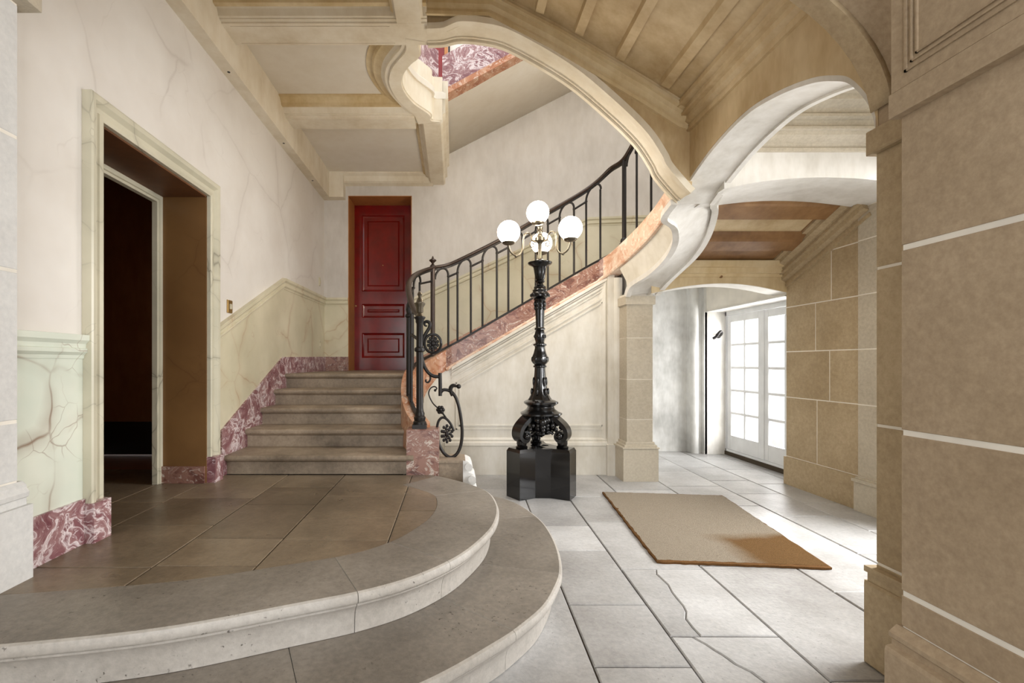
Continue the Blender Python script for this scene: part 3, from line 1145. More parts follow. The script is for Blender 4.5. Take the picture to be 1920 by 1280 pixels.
m = M()
fb = [(p[0], 3.70 + kink(p[0]), p[1]) for p in BR]
bb_ = [(p[0], 3.95 + kink(p[0]) * .6, p[1]) for p in BR]
ft = [(p[0], p[1], 4.45) for p in fb]
bt = [(p[0], p[1], 4.45) for p in bb_]
m.loft([fb, bb_, bt, ft, fb])
m.add([fb[0], bb_[0], bt[0], ft[0]], [(0, 1, 2, 3)])
m.add([fb[-1], bb_[-1], bt[-1], ft[-1]], [(3, 2, 1, 0)])
for q in range(3 * (len(BR) - 1), 4 * (len(BR) - 1)):
    m.mi[q] = 1
wcross = struct(m.obj('wall_arch_cross', ['cream', 'soffit'], angle=50), 'cream arch over the edge of the stair well')
for base, u0, u1, dw in ((fb, -.034, .016, .024), (fb, -.072, -.055, .009), (bb_, -.001, .032, .022), (bb_, .048, .062, .009)):
    m = M()
    m.sweep(base, [(u0, -dw), (u1, -dw), (u1, .024), (u0, .024)])
    m.obj('edge_moulding', 'cream', wcross, angle=50)

# sloping soffit of the third flight and its ribs
SX = [(1.90, 3.22), (1.78, 3.26), (1.5, 3.44), (1.2, 3.62), (.8, 3.86), (.3, 4.12), (-.3, 4.14)]


def zs(x):
    for (xa, za), (xb, zb_) in zip(SX, SX[1:]):
        if xb <= x <= xa:
            return za + (zb_ - za) * (x - xa) / (xb - xa)
    return SX[-1][1]


m = M()
m.strip([(x, z) for x, z in SX], [(x, z + .2) for x, z in SX], 1.70, 3.71, 'y')
csl = struct(m.obj('ceiling_flight', 'soffit', smooth=False), 'sloping ribbed soffit of the upper flight')
for x in (1.57, 1.235, .93, .64, .36, .08):
    m = M()
    zz0, zz1 = zs(x + .03), zs(x - .03)
    m.prism([(x + .035, zz0 + .05), (x + .03, zz0 - .035), (x - .03, zz1 - .045), (x - .035, zz1 + .05)], 1.72, 3.56, 'y')
    m.obj('rib', 'soffit', csl, smooth=False)
CORN = [(0, -.12), (.022, -.12), (.024, -.095), (.012, -.09), (.015, -.07), (.045, -.05), (.05, -.02), (.085, -.018), (.087, .0), (.07, .004), (.08, .03), (.12, .045), (.12, .08), (0, .08)]
m = M()
m.sweep([(x, 3.70, zs(x) - .03) for x in (-.21, .1, .3, .55, .8, 1.0, 1.2, 1.5, 1.78, 1.83)], CORN)
m.obj('cornice', 'cream_dark', csl, angle=30)
m = M()
m.sweep([(1.822, 3.72, 3.21), (1.822, 1.72, 3.21)], CORN)
m.obj('cornice', 'soffit', csl, angle=30)

# ================================================================== LANDING CEILING
m = M()
m.box(-2.3, -.20, 1.7, 4.0, ZC, ZC + .3)
m.box(-2.3, -.62, 4.0, 5.3, ZC, ZC + .3)
m.box(-2.3, -.12, 5.3, YB, ZC, ZC + .3)
clan = struct(m.obj('ceiling_landing', 'panel', smooth=False), 'cream coffered ceiling over the landing')
M().box(XL, -1.806, 1.7, YB, 3.72, ZC + .02).obj('wall_beam', 'cream', clan, smooth=False)
for (yy, zz_) in ((3.98, 3.7195), (5.27, 3.7195), (6.35, 3.7195)):
    m = M()
    m.lathe((-1.862, yy), [(.012, zz_ - .002), (.012, zz_ + .01)], 10)
    m.obj('bolt_hole', 'darkskirt', clan)
BEAM = [(3.53, ZC + .05), (3.53, ZC - .012), (3.56, ZC - .016), (3.575, ZC - .03), (3.60, ZC - .055), (3.605, ZC - .075), (3.64, ZC - .078), (3.645, ZC - .066), (3.665, ZC - .075), (3.68, ZC - .10), (3.685, ZC - .118), (3.705, ZC - .12), (3.706, ZB + .012), (3.735, ZB + .01), (3.736, ZB)]
BACKP = [(3.99, ZB), (4.0, ZB + .02), (4.02, ZB + .022), (4.02, ZC + .05)]


def cross_beam(dy, x0, x1, y_back=None, tall=0.0):
    pr = [(y + dy, z + (tall if z > ZC - .02 else 0)) for y, z in BEAM] + [(y + dy + (y_back or 0), z) for y, z in BACKP]
    mm = M()
    mm.prism(pr, x0, x1, 'x')
    for q in range(6):
        mm.mi[2 + q] = 1  # upper front mouldings: their shade put into the colour as darker cream
    return mm.obj('cross_beam', ['cream', 'cream_dark'], clan, angle=25)


cross_beam(0, -1.81, -.205)
cross_beam(1.43, -1.81, -.42)
# panel lines on the undersides
for (x0_, x1_, y0_, y1_) in ((-1.75, -.5, 3.765, 3.772), (-1.75, -.48, 3.965, 3.972), (-1.75, -.5, 5.20, 5.207)):
    M().box(x0_, x1_, y0_, y1_, ZB - .004, ZB + .01).obj('bead', 'cream', clan, smooth=False)
# lengthwise beams
m = M()
prl = [(-.50, ZC + .05), (-.50, ZC - .01), (-.485, ZC - .03), (-.48, ZC - .09), (-.46, ZC - .10), (-.455, ZB + .02), (-.44, ZB + .018), (-.44, ZB + .001), (-.25, ZB + .001), (-.25, ZB + .018), (-.235, ZB + .02), (-.23, ZC - .02), (-.21, ZC), (-.21, ZC + .1)]
m.prism(prl, 1.7, 3.74, 'y')
for q in range(4):
    m.mi[2 + q] = 1  # darker cream paints in the shade of the side moulding
m.obj('long_beam', ['cream', 'cream_dark'], clan, angle=25)
m = M()
prl = [(-.44, ZC + .05), (-.44, ZC - .02), (-.43, ZC - .03), (-.41, ZC - .035), (-.40, ZC - .06), (-.365, ZC - .075), (-.35, ZB + .02), (-.33, ZB), (-.14, ZB), (-.12, ZB + .02), (-.12, ZB + .10), (-.09, ZB + .12), (-.09, ZB + .26), (-.06, ZB + .28), (-.06, 4.42), (-.3, 4.42)]
m.prism(prl, 5.30, YB, 'y')
for q in range(4):
    m.mi[2 + q] = 1  # side moulding again carries its shade as darker cream
m.obj('long_beam', ['cream', 'cream_dark'], clan, angle=25)
m = M()
m.prism([(6.98, ZC + .02), (6.98, ZC - .02), (7.02, ZC - .05), (7.03, ZB + .02), (7.06, ZB), (YB, ZB - .02), (YB, ZC + .02)], -1.81, -.3, 'x')
m.box(-1.81, -1.60, 6.975, YB, 3.722, ZC + .03)
m.obj('wall_cornice', 'cream', clan, smooth=False)
# ring round the lobe of the stair well
CI = cr([(-.215, 3.955, 0), (-.275, 3.97, 0), (-.281, 4.147, 0), (-.358, 4.243, 0), (-.444, 4.392, 0), (-.479, 4.534, 0), (-.464, 4.696, 0), (-.386, 4.9, 0), (-.235, 5.12, 0), (-.232, 5.24, 0), (-.12, 5.26, 0)], 5)
CO = cr([(-.418, 3.90, 0), (-.418, 4.05, 0), (-.50, 4.18, 0), (-.583, 4.33, 0), (-.625, 4.534, 0), (-.60, 4.75, 0), (-.525, 4.97, 0), (-.435, 5.154, 0), (-.435, 5.32, 0)], 5)
CI, CO = resample(CI, 48), resample(CO, 48)
o1 = offset2([Vector((p.x, p.y)) for p in CO], -.02)
o2 = offset2([Vector((p.x, p.y)) for p in CO], -.055)
o3 = offset2([Vector((p.x, p.y)) for p in CO], -.07)
o4 = offset2([Vector((p.x, p.y)) for p in CO], -.125)
o5 = offset2([Vector((p.x, p.y)) for p in CO], -.14)
o6 = offset2([Vector((p.x, p.y)) for p in CO], -.19)


def at(c, z):
    return [(p.x, p.y, z) for p in c]


def lerpc(a, b, t):
    return [p.lerp(q, t) for p, q in zip(a, b)]


m = M()
m.loft([at(CI, 4.44), at(CI, ZB + .02), at(lerpc(CI, CO, .07), ZB + .018), at(lerpc(CI, CO, .08), ZB - .002), at(lerpc(CI, CO, .86), ZB - .002), at(lerpc(CI, CO, .87), ZB + .015), at(CO, ZB + .015), at(o1, ZB + .02), at(o1, ZB + .05), at(o2, ZB + .06), at(o3, ZB + .075), at(o4, ZB + .09), at(o5, ZB + .12), at(o6, ZC - .01), at(o6, ZC + .05)])
for q in range(9 * 47, 14 * 47):
    m.mi[q] = 1  # outer moulding rows darkened, shade put into the colour
m.obj('well_ring', ['cream', 'cream_dark'], clan, angle=30)
m = M()
m.loft([at(CI, 4.2), at(lerpc(CI, CO, -.12), 4.2), at(lerpc(CI, CO, -.12), 4.26), at(CI, 4.28)])
m.obj('well_fascia_moulding', 'panel', clan, angle=30)

# ================================================================== UPPER STOREY SEEN THROUGH THE WELL
ustair = empty('upper_staircase', (0, 5.6, 4.4))
tag(ustair, 'mauve marble string of the next flight seen through the well opening', 'staircase')
m = M()
US = [(-.42, 4.6, 4.42), (-.44, 5.0, 4.50), (-.36, 5.3, 4.56), (-.22, 5.52, 4.62)]
USC = cr(US, 6)
solid_path(USC, [p.z - .06 for p in USC], [p.z + .26 for p in USC], .06, .06).obj('stair_string', 'redm_purple', ustair, angle=50)
m = M()
m.prism([(-.13, 4.46), (3.2, 6.26), (3.2, 6.76), (-.13, 4.92)], 5.65, 5.80, 'y')
m.obj('stair_string', 'redm_purple', ustair, smooth=False)
m = M()
m.prism([(-.15, 4.43), (3.2, 6.24), (3.2, 6.31), (-.15, 4.50)], 5.635, 5.82, 'y')
m.obj('string_moulding', 'redm_orange', ustair, smooth=False)
m = M()
m.loft([[(-.12, 5.66, 4.47), (3.2, 5.66, 6.27)], [(-.12, 6.4, 4.42), (3.2, 6.4, 6.2)], [(-.12, YB, 4.39), (3.2, YB, 6.09)]])
struct(m.obj('ceiling_upper_flight', 'panel', thick=.02), 'plain sloping underside of the flight above')
door2 = empty('door_2', (-.6, 7.09, 4.4))
struct(door2, 'dark red door glimpsed on the floor above')
M().box(-1.1, -.1, 7.05, 7.12, 4.4, 6.8).obj('door_leaf', 'red', door2, smooth=False)
M().box(-.13, -.08, 7.03, 7.12, 4.4, 6.86).obj('door_frame', 'doorstone', door2, smooth=False)
m = M()
m.tube([(-.30, 5.3, 5.16), (-.13, 5.68, 5.30), (1.2, 5.72, 6.02)], .014)
for x in (-.05, .13, .3):
    m.tube([(x, 5.7, 4.95 + .55 * (x + .13)), (x, 5.7, 5.32 + .55 * (x + .13))], .011)
upr = m.obj('upper_railing', 'iron')
tag(upr, 'sliver of dark iron railing on the floor above, seen through the well', 'railing')

# ================================================================== RIGHT SIDE BAYS
# far stone wall, wall beside the window and upper outer wall
m = M()
m.box(3.6225, 3.95, 3.62, 5.22, 0, 6.5)
m.box(3.63, 3.95, 6.89, YB, 0, 6.5)
m.box(3.63, 3.95, 5.22, 6.89, 2.045, 6.5)
m.box(3.6025, 3.95, 3.62, 4.27, 0, 3.5)
wall_right = struct(m.obj('wall_right', 'mortar', smooth=False), 'tan ashlar wall with pale joints beside the glazed door')
courses = [(.30, .46, []), (.30, .94, [4.62]), (.94, 1.43, [4.95]), (1.43, 1.91, [4.72]), (1.91, 2.39, [4.98]), (2.39, 2.88, [4.69])]
courses = [(.30, .94, [4.78]), (.94, 1.43, [4.62]), (1.43, 1.91, [4.80]), (1.91, 2.39, [4.60]), (2.39, 2.88, [])]
for a, b, cuts in courses:
    ys = [4.27] + cuts + [5.225]
    for y0_, y1_ in zip(ys, ys[1:]):
        M().cbox(3.62, 3.9, y0_ + .005, y1_ - .005, a + .005, b - .005, .002, '-x').obj('stone_block', 'ashlar', wall_right, smooth=False)
for a, b in ((.30, .94), (.94, 1.43), (1.43, 1.91), (1.91, 2.39), (2.39, 2.68)):
    M().cbox(3.60, 3.9, 3.615, 4.272, a + .005, b - .005, .002, '-x').obj('stone_block', 'ashlar_pale', wall_right, smooth=False)
m = M()
m.box(3.595, 3.9, 4.27, 5.225, 0, .296)
m.obj('wall_base', 'ashlar', wall_right, smooth=False)
m = M()
m.box(3.565, 3.9, 3.6, 4.275, 0, .26)
m.box(3.55, 3.9, 3.6, 4.285, .26, .285)
m.box(3.575, 3.9, 3.6, 4.27, .285, .30)
m.obj('wall_base', 'ashlar_pale', wall_right, smooth=False)

# arch 1: between the side door bay and the passage to the window
b1 = cr([(2.10, 2.66, 0), (2.4, 2.715, 0), (2.75, 2.745, 0), (3.1, 2.74, 0), (3.4, 2.71, 0), (3.66, 2.675, 0)], 5)
b1 = [(p.x, p.y) for p in b1]
m = M()
m.strip(b1, [(p[0], 3.5) for p in b1], 3.72, 4.26, 'y')
warch1 = struct(m.obj('wall_arch_far', 'whitewall', angle=50), 'white segmental arch leading to the window passage')
CORN2 = [(0, 2.94), (.025, 2.94), (.027, 2.965), (.01, 2.97), (.02, 3.0), (.10, 3.03), (.105, 3.055), (.14, 3.057), (.14, 3.075), (.115, 3.08), (.12, 3.13), (.17, 3.135), (.17, 3.155), (.14, 3.16), (.16, 3.20), (.23, 3.23), (.235, 3.265), (.29, 3.267), (.29, 3.36), (0, 3.36)]
m = M()
m.prism([(3.72 - u, z) for u, z in CORN2], 2.15, 3.7, 'x')
m.obj('cornice', 'ashlar_pale', warch1, angle=30)
struct(M().box(2.14, 3.75, 1.7, 3.75, 3.34, 3.5).obj('ceiling_side_bay', 'cream_dark', smooth=False), 'grey ceiling of the side door bay')
# the side door bay: outer wall with a tall opening for daylight
m = M()
m.box(3.63, 3.95, 1.4, 1.8, 0, 3.5)
m.box(3.63, 3.95, 1.8, 3.62, 2.75, 3.5)
m.box(2.1, 3.95, 1.4, 1.7, 0, 3.5)
struct(m.obj('wall_side_bay', 'greywall', smooth=False), 'outer wall of the side door bay')

# sloping soffit over the passage (second flight), with beams across
def z2(y):
    return 2.40 + (5.17 - y) * .43


m = M()
m.strip([(y, z2(y)) for y in (4.2, 4.7, 5.25)], [(y, z2(y) + .12) for y in (4.2, 4.7, 5.25)], 2.1, 3.65, 'x')
cpass = struct(m.obj('ceiling_passage', 'brown', smooth=False), 'brown sloping coffered soffit over the passage')
for y0_, y1_ in ((4.24, 4.46), (4.70, 4.90)):
    m = M()
    m.prism([(y0_, z2(y0_) + .03), (y0_ + .01, z2(y0_) - .035), (y0_ + .05, z2(y0_) - .07), (y0_ + .06, z2(y0_) - .09), (y1_, z2(y1_) - .065), (y1_, z2(y1_) + .03)], 2.15, 3.46, 'x')
    m.obj('soffit_beam', 'brown', cpass, smooth=False)
for y0_, y1_ in ((4.46, 4.70),):
    M().prism([(y0_, z2(y0_) - .004), (y1_, z2(y1_) - .004), (y1_, z2(y1_) + .02), (y0_, z2(y0_) + .02)], 2.2, 3.40, 'x').obj('soffit_panel', 'soffit', cpass, smooth=False)
# cornices of the passage
m = M()
m.sweep([(3.62, 4.2, z2(4.2) - .08), (3.62, 5.25, z2(5.25) - .08)], [(-u, w) for u, w in ((0, -.17), (.03, -.17), (.032, -.14), (.015, -.135), (.02, -.11), (.06, -.09), (.066, -.05), (.10, -.048), (.10, -.03), (.085, -.026), (.10, .0), (.15, .02), (.155, .05), (.20, .052), (.20, .09), (.0, .09))])
m.obj('cornice', 'ashlar', cpass, angle=30)
m = M()
m.prism([(5.25, 2.24), (5.19, 2.24), (5.18, 2.27), (5.15, 2.275), (5.145, 2.33), (5.11, 2.34), (5.10, 2.40), (5.25, 2.44)], 2.15, 3.62, 'x')
m.obj('cornice', 'cream_dark', cpass, angle=30)
# arch 2: into the window bay
b2 = cr([(2.15, 2.06, 0), (2.5, 2.135, 0), (2.9, 2.17, 0), (3.25, 2.145, 0), (3.65, 2.065, 0)], 6)
b2 = [(p.x, p.y) for p in b2]
m = M()
m.strip(b2, [(p[0], 2.62) for p in b2], 5.215, 5.45, 'y')
warch2 = struct(m.obj('wall_arch_window', 'whitewall', angle=50), 'low flat arch into the window bay')
m = M()
m.strip([(p[0], p[1] + .004) for p in b2], [(p[0], 2.62) for p in b2], 5.208, 5.215, 'y')
m.obj('arch_face', 'cream_dark', warch2, angle=50)
m = M()
m.ball((2.9, 5.2, 2.245), .018)
m.obj('boss', 'brown', warch2)

# window bay
m = M()
m.box(2.02, 2.12, 5.6, YB, 0, 2.5)
m.box(2.1, 3.65, YB - .02, YB + .02, 0, 2.5)
wwb = struct(m.obj('wall_window_bay', 'greywall', smooth=False), 'grey limewashed walls of the window bay')
struct(M().box(2.0, 3.95, 5.4, YB, 2.42, 2.5).obj('ceiling_window_bay', 'greywall', smooth=False), 'grey ceiling of the window bay')
# fluted pilaster beside the window and jamb
m = M()
m.box(3.45, 3.63, 6.95, YB, 0, 2.45)
m.box(3.60, 3.64, 6.885, 6.96, 0, 2.45)
m.lathe((3.50, 6.965), [(.055, 0), (.055, 2.45)], 20)
m.obj('pilaster', 'greywall', wwb, angle=50)
m = M()
m.box(3.61, 4.0, 6.885, 6.9, 0, 2.05)
m.box(3.61, 4.0, 5.23, 6.89, 2.035, 2.05)
m.obj('window_jamb', 'whitewall', wwb, smooth=False)
M().box(3.89, 4.1, 5.2, 6.9, -.05, .055).obj('window_sill', 'grout', wwb, smooth=False)

# glazed double door
win = empty('window_1', (3.93, 6.06, .05))
struct(win, 'white glazed double door with small panes')
WZ0, WZ1 = .055, 2.04
M_f = M()
for (a, b) in ((6.86, 6.89), (5.23, 5.26)):
    M_f.box(3.90, 3.98, a, b, WZ0, WZ1)
M_f.box(3.90, 3.98, 5.23, 6.89, WZ1 - .06, WZ1)
M_f.box(3.90, 3.98, 5.23, 6.89, WZ0, WZ0 + .03)
M_f.obj('window_frame', 'white', win, smooth=False)
for (ya, yb) in ((6.065, 6.855), (5.265, 6.055)):
    m = M()
    z0_, z1_ = WZ0 + .035, WZ1 - .065
    st, br = .095, .20
    m.cbox(3.91, 3.955, ya, ya + st, z0_, z1_, .006, '-x')
    m.cbox(3.91, 3.955, yb - st, yb, z0_, z1_, .006, '-x')
    m.box(3.912, 3.955, ya + st, yb - st, z0_, z0_ + br)
    m.box(3.912, 3.955, ya + st, yb - st, z1_ - st, z1_)
    leaf = m.obj('window_leaf', 'white', win, smooth=False)
    gy0, gy1, gz0, gz1 = ya + st, yb - st, z0_ + br, z1_ - st
    ym = (gy0 + gy1) / 2
    m = M()
    m.cbox(3.915, 3.95, ym - .021, ym + .021, gz0, gz1, .008, '-x')
    for k in range(1, 5):
        zk = gz0 + (gz1 - gz0) * k / 5
        m.cbox(3.916, 3.95, gy0, gy1, zk - .019, zk + .019, .008, '-x')
    m.obj('glazing_bar', 'white', leaf, smooth=False)
    for k in range(5):
        for (a, b) in ((gy0, ym - .013), (ym + .013, gy1)):
            za, zb_ = gz0 + (gz1 - gz0) * k / 5, gz0 + (gz1 - gz0) * (k + 1) / 5
            M().add([(3.935, a, za), (3.935, b, za), (3.935, b, zb_), (3.935, a, zb_)], [(0, 1, 2, 3)]).obj('pane', 'glass', leaf, smooth=False)
m = M()
m.cbox(3.90, 3.912, 6.03, 6.09, WZ0 + .035, WZ1 - .065, .004, '-x')
m.obj('cover_strip', 'white', win, smooth=False)

# ================================================================== NEAR RIGHT PIER AND WALL
wnr = struct(M().box(1.5935, 2.2, -3.2, 1.70, 0, 2.18).obj('wall_right_near', 'mortar', smooth=False), 'large tan stone wall filling the right edge')
jz = [.37, .496, 1.064, 1.717, 2.178]
for i, (a, b) in enumerate(zip(jz, jz[1:])):
    ys = [1.704, -.1 - .5 * (i % 2), -1.6, -3.2]
    for y1_, y0_ in zip(ys, ys[1:]):
        M().cbox(1.59, 2.1, y0_ + .007, y1_ - (0 if y1_ > 1.6 else .007), a + .01, b - (.01 if b < 2.1 else -.004), .002, '-x').obj('stone_block', 'ashlar_near', wnr, smooth=False)
m = M()
m.prism([(1.72, 0), (1.545, 0), (1.545, .285), (1.55, .30), (1.57, .305), (1.572, .325), (1.56, .335), (1.56, .35), (1.588, .375), (1.72, .375)], -3.2, 1.72, 'y')
m.obj('wall_base', 'ashlar_near', wnr, smooth=False)
m = M()
m.box(1.555, 2.2, -3.2, 1.715, 2.178, 2.262)
m.box(1.56, 2.2, -3.2, 1.71, 2.266, 3.5)
m.obj('frieze', 'ashlar_near', wnr, smooth=False)
for d, w in ((0, .008), (.022, .006), (.04, .006)):
    m = M()
    y1_, z0_ = 1.655 - d, 2.31 + d
    m.box(1.553, 1.57, y1_ - w, y1_, z0_, 3.4)
    m.box(1.553, 1.57, -3.0, y1_, z0_, z0_ + w)
    m.obj('panel_moulding', 'ashlar_near', wnr, smooth=False)
pnr = struct(M().box(1.833, 2.3, 1.68, 2.074, 0, 2.32).obj('wall_right_pier', 'mortar', smooth=False), 'tan stone pier at the near end of the side arch')
for a, b in ((.37, .445), (.445, 1.04), (1.04, 1.717), (1.717, 2.21)):
    M().cbox(1.83, 2.3, 1.69, 2.078, a + .006, b - (.006 if b < 2.1 else -.004), .003, '-x').obj('stone_block', 'ashlar', pnr, smooth=False)
m = M()
m.cbox(1.795, 2.3, 1.69, 2.108, 0, .36, .01, '-x')
m.box(1.81, 2.3, 1.69, 2.098, .36, .40)
m.box(1.80, 2.3, 1.69, 2.105, .40, .425)
m.obj('pier_plinth', 'ashlar', pnr, smooth=False)
m = M()
m.cbox(1.80, 2.3, 1.69, 2.10, 2.212, 2.315, .006, '-x')
m.obj('pier_capital', 'ashlar', pnr, smooth=False)
# transverse vault strip overhead, springing from the capital
VE = []
for i in range(41):
    a = math.pi * i / 40
    x = -.02 + 1.85 * math.cos(a)
    zsp = 2.315 if x > 0 else 2.315 + .55 * min(1, -x / 1.85)
    VE.append((x, zsp + (3.26 - zsp) * math.sin(a) ** .95))
m = M()
m.strip(VE, [(p[0], 3.5) for p in VE], 1.70, 2.075, 'y')
m.box(1.825, 2.3, 1.705, 2.075, 2.31, 3.5)
tv = struct(m.obj('ceiling_vault', 'ashlar_near', angle=50), 'stone vault strip springing from the near pier')
m = M()
m.sweep([(p[0], 2.03, p[1]) for p in VE[:16]], [(-.045, -.02), (.05, -.012), (.05, .03), (-.045, .03)], up=(0, 1, 0))
m = M()
VB = VE[1:16]
m.loft([[(p[0] - .012, 2.082, p[1] - .006) for p in VB], [(p[0] - .012, 1.985, p[1] - .006) for p in VB], [(p[0], 1.98, p[1] + .004) for p in VB]])
m.obj('arch_moulding', 'ashlar', tv, angle=50, thick=.006)
m = M()
m.loft([[(p[0], 1.80, p[1] + .004) for p in VB], [(p[0] - .014, 1.805, p[1] - .008) for p in VB], [(p[0] - .014, 1.825, p[1] - .008) for p in VB], [(p[0], 1.83, p[1] + .004) for p in VB]])
m.obj('arch_moulding', 'ashlar_near', tv, angle=50)
struct(M().box(-2.3, 2.3, -3.3, 1.72, 3.42, 3.6).obj('ceiling_passage_near', 'greywall', smooth=False), 'ceiling of the entrance passage behind the viewpoint')
struct(M().box(-2.3, 2.3, 1.68, 1.76, 3.3, 4.6).obj('wall_front', 'cream', smooth=False), 'wall above the vault strip')

# ================================================================== STAIR RAILING
rail = empty('stair_railing', (-.27, 4.1, .756))
tag(rail, 'black wrought iron stair railing with arched bars and a scrolled newel end', 'railing')
HR = [(-.28, 4.06, 1.70), (-.345, 4.25, 1.78), (-.41, 4.5, 1.93), (-.445, 4.8, 2.09), (-.44, 5.12, 2.22), (-.38, 5.40, 2.33), (-.24, 5.60, 2.42),
      (-.08, 5.70, 2.47), (.1, 5.72, 2.55), (.6, 5.72, 2.80), (1.1, 5.72, 3.09), (1.5, 5.72, 3.32), (1.70, 5.71, 3.46), (1.84, 5.62, 3.58), (1.91, 5.40, 3.59), (1.95, 5.2, 3.68),
      (2.0, 4.95, 3.84), (2.05, 4.6, 4.02), (2.05, 4.3, 4.16)]
HRC = cr(HR, 8)
ell = [(.03 * math.cos(2 * math.pi * k / 10), .02 * math.sin(2 * math.pi * k / 10)) for k in range(10)]
M().sweep(HRC, ell).obj('handrail', 'iron_brown', rail, angle=60)
M().sweep([p - Vector((0, 0, .028)) for p in HRC[10:]], [(-.012, -.012), (.012, -.012), (.012, .012), (-.012, .012)]).obj('handrail_core', 'iron', rail, angle=60)
STR = STC
M().sweep([Vector((p.x, p.y, p.z + .02)) for p in STR[3:]], [(-.016, -.012), (.016, -.012), (.016, .012), (-.016, .012)]).obj('bottom_rail', 'iron', rail, angle=60)


def on(curve, x=None, y=None):
    """Interpolated z (and plan point) of a curve at x on the straight run, or at y on the bends."""
    best = None
    for a, b in zip(curve, curve[1:]):
        if x is not None:
            if (a.x - x) * (b.x - x) <= 0 and abs(b.x - a.x) > 1e-6 and a.y > 5.5 and a.x < 1.9:
                return a.lerp(b, (x - a.x) / (b.x - a.x))
        else:
            s = 1 if y[1] > 0 else -1
            if (a.y - y[0]) * (b.y - y[0]) <= 0 and abs(b.y - a.y) > 1e-6 and (a.x * s > 0):
                return a.lerp(b, (y[0] - a.y) / (b.y - a.y))
    return best


def bar(pb, zt, r_=.0125):
    M().tube([(pb.x, pb.y, pb.z + .02), (pb.x, pb.y, zt)], r_, 8).obj('baluster', 'iron', rail, angle=60)


xs = [-.06, .05, .209, .348, .519, .656, .823, .982, 1.127, 1.267, 1.438, 1.583, 1.75]
tops = []
for x in xs:
    p, q = on(STR, x=x), on(HRC, x=x)
    bar(p, q.z - .13)
    tops.append(Vector((q.x, q.y, q.z - .13)))


def arch(a, b, lift=.105):
    pts = []
    for k in range(13):
        t = math.pi * k / 12
        c = a.lerp(b, .5 - .5 * math.cos(t))
        pts.append(c + Vector((0, 0, lift * math.sin(t))))
    m_ = M()
    m_.tube(pts, .0125, 8)
    m_.ball(tuple(pts[6] + Vector((0, 0, .012))), .018, 8, 6)
    m_.obj('rail_arch', 'iron', rail, angle=60)


def link(a, b):
    m_ = M()
    d = (b - a).normalized()
    m_.tube([a - d * .012 - Vector((0, 0, .015)), b + d * .012 - Vector((0, 0, .015))], .012, 8)
    m_.ball(tuple(a - Vector((0, 0, .01))), .017, 8, 6)
    m_.ball(tuple(b - Vector((0, 0, .01))), .017, 8, 6)
    m_.obj('rail_link', 'iron', rail, angle=60)


post_top = on(HRC, y=(5.60, -1))
arch(Vector((-.215, 5.63, 2.29)), tops[0])
link(tops[0], tops[1])
for i in range(1, len(tops) - 1, 2):
    arch(tops[i], tops[i + 1])
    if i + 2 < len(tops):
        link(tops[i + 1], tops[i + 2])
# bars on the bend over the pier
prev = tops[-1]
lst = []
for y in (5.15, 4.88, 4.57):
    p, q = on(STR, y=(y, 1)), on(HRC, y=(y, 1))
    bar(p, q.z - .13)
    lst.append(Vector((q.x, q.y, q.z - .13)))
arch(Vector((1.925, 5.33, 3.49)), lst[0], .1)
link(lst[0], lst[1])
arch(lst[1], lst[2])
p = on(STR, y=(5.38, 1))
m = M()
m.tube([(1.915, 5.38, p.z), (1.915, 5.38, 3.58)], .024, 10)
m.ball((1.915, 5.38, p.z + .05), .042, 12, 8)
m.box(1.875, 1.955, 5.34, 5.42, p.z, p.z + .03)
m.obj('intermediate_post', 'iron', rail, angle=50)
# bars on the bend beside the short flight
bb = []
for y in (4.42, 4.72, 4.95, 5.2, 5.42):
    p, q = on(STR, y=(y, -1)), on(HRC, y=(y, -1))
    bar(p, q.z - .12)
    bb.append(Vector((q.x, q.y, q.z - .12)))
arch(bb[1], bb[2], .1)
arch(bb[3], bb[4], .1)
link(bb[2], bb[3])
link(bb[4], Vector((-.24, 5.6, 2.28)))
# stout post on the bend
m = M()
p = on(STR, y=(4.58, -1))
m.tube([(p.x, p.y, p.z), (p.x, p.y, 1.75)], .029, 10)
m.lathe((p.x, p.y), [(.03, 1.74), (.04, 1.75), (.04, 1.765), (.026, 1.78), (.036, 1.82), (.03, 1.86), (.014, 1.9), (.014, 1.95)], 14)
m.obj('bend_post', 'iron', rail, angle=50)
# tall post with finial where the straight run starts
m = M()
m.tube([(-.24, 5.60, 1.40), (-.24, 5.60, 2.44)], .027, 12)
m.lathe((-.24, 5.60), [(.03, 2.42), (.034, 2.44), (.02, 2.455), (.012, 2.465), (.02, 2.48), (.044, 2.50), (.04, 2.512), (.016, 2.522), (.012, 2.535), (.004, 2.555)], 16)
m.obj('turning_post', 'iron_brown', rail, angle=50)
# bottom newel
NX, NY = -.285, 4.075
m = M()
m.box(NX - .06, NX + .06, NY - .06, NY + .06, .756, .79)
m.lathe((NX, NY), [(.056, .79), (.056, .81), (.046, .82), (.05, .84), (.05, .85), (.04, .86), (.042, .885), (.034, .90), (.03, .93), (.03, 1.40), (.044, 1.41), (.046, 1.425), (.044, 1.435), (.03, 1.445), (.028, 1.64), (.036, 1.655), (.036, 1.675), (.048, 1.69), (.048, 1.70)], 18)
newel = m.obj('newel_post', 'iron', rail, angle=40)
m = M()
m.lathe((NX, NY), [(.03, 1.70), (.036, 1.705), (.024, 1.73), (.03, 1.74), (.032, 1.78), (.044, 1.80), (.048, 1.815), (.03, 1.825), (.024, 1.85), (.012, 1.865), (.016, 1.88), (.022, 1.89), (.016, 1.905), (.004, 1.92)], 18)
m.obj('newel_finial', 'silver', newel, angle=40)
m = M()
m.tube([(NX, NY, 1.50), (-.37, 4.30, 1.56)], .014)
m.obj('newel_stay', 'iron', rail)

# scrollwork between the newel and the stone scroll
SY = 4.13
S = .00459


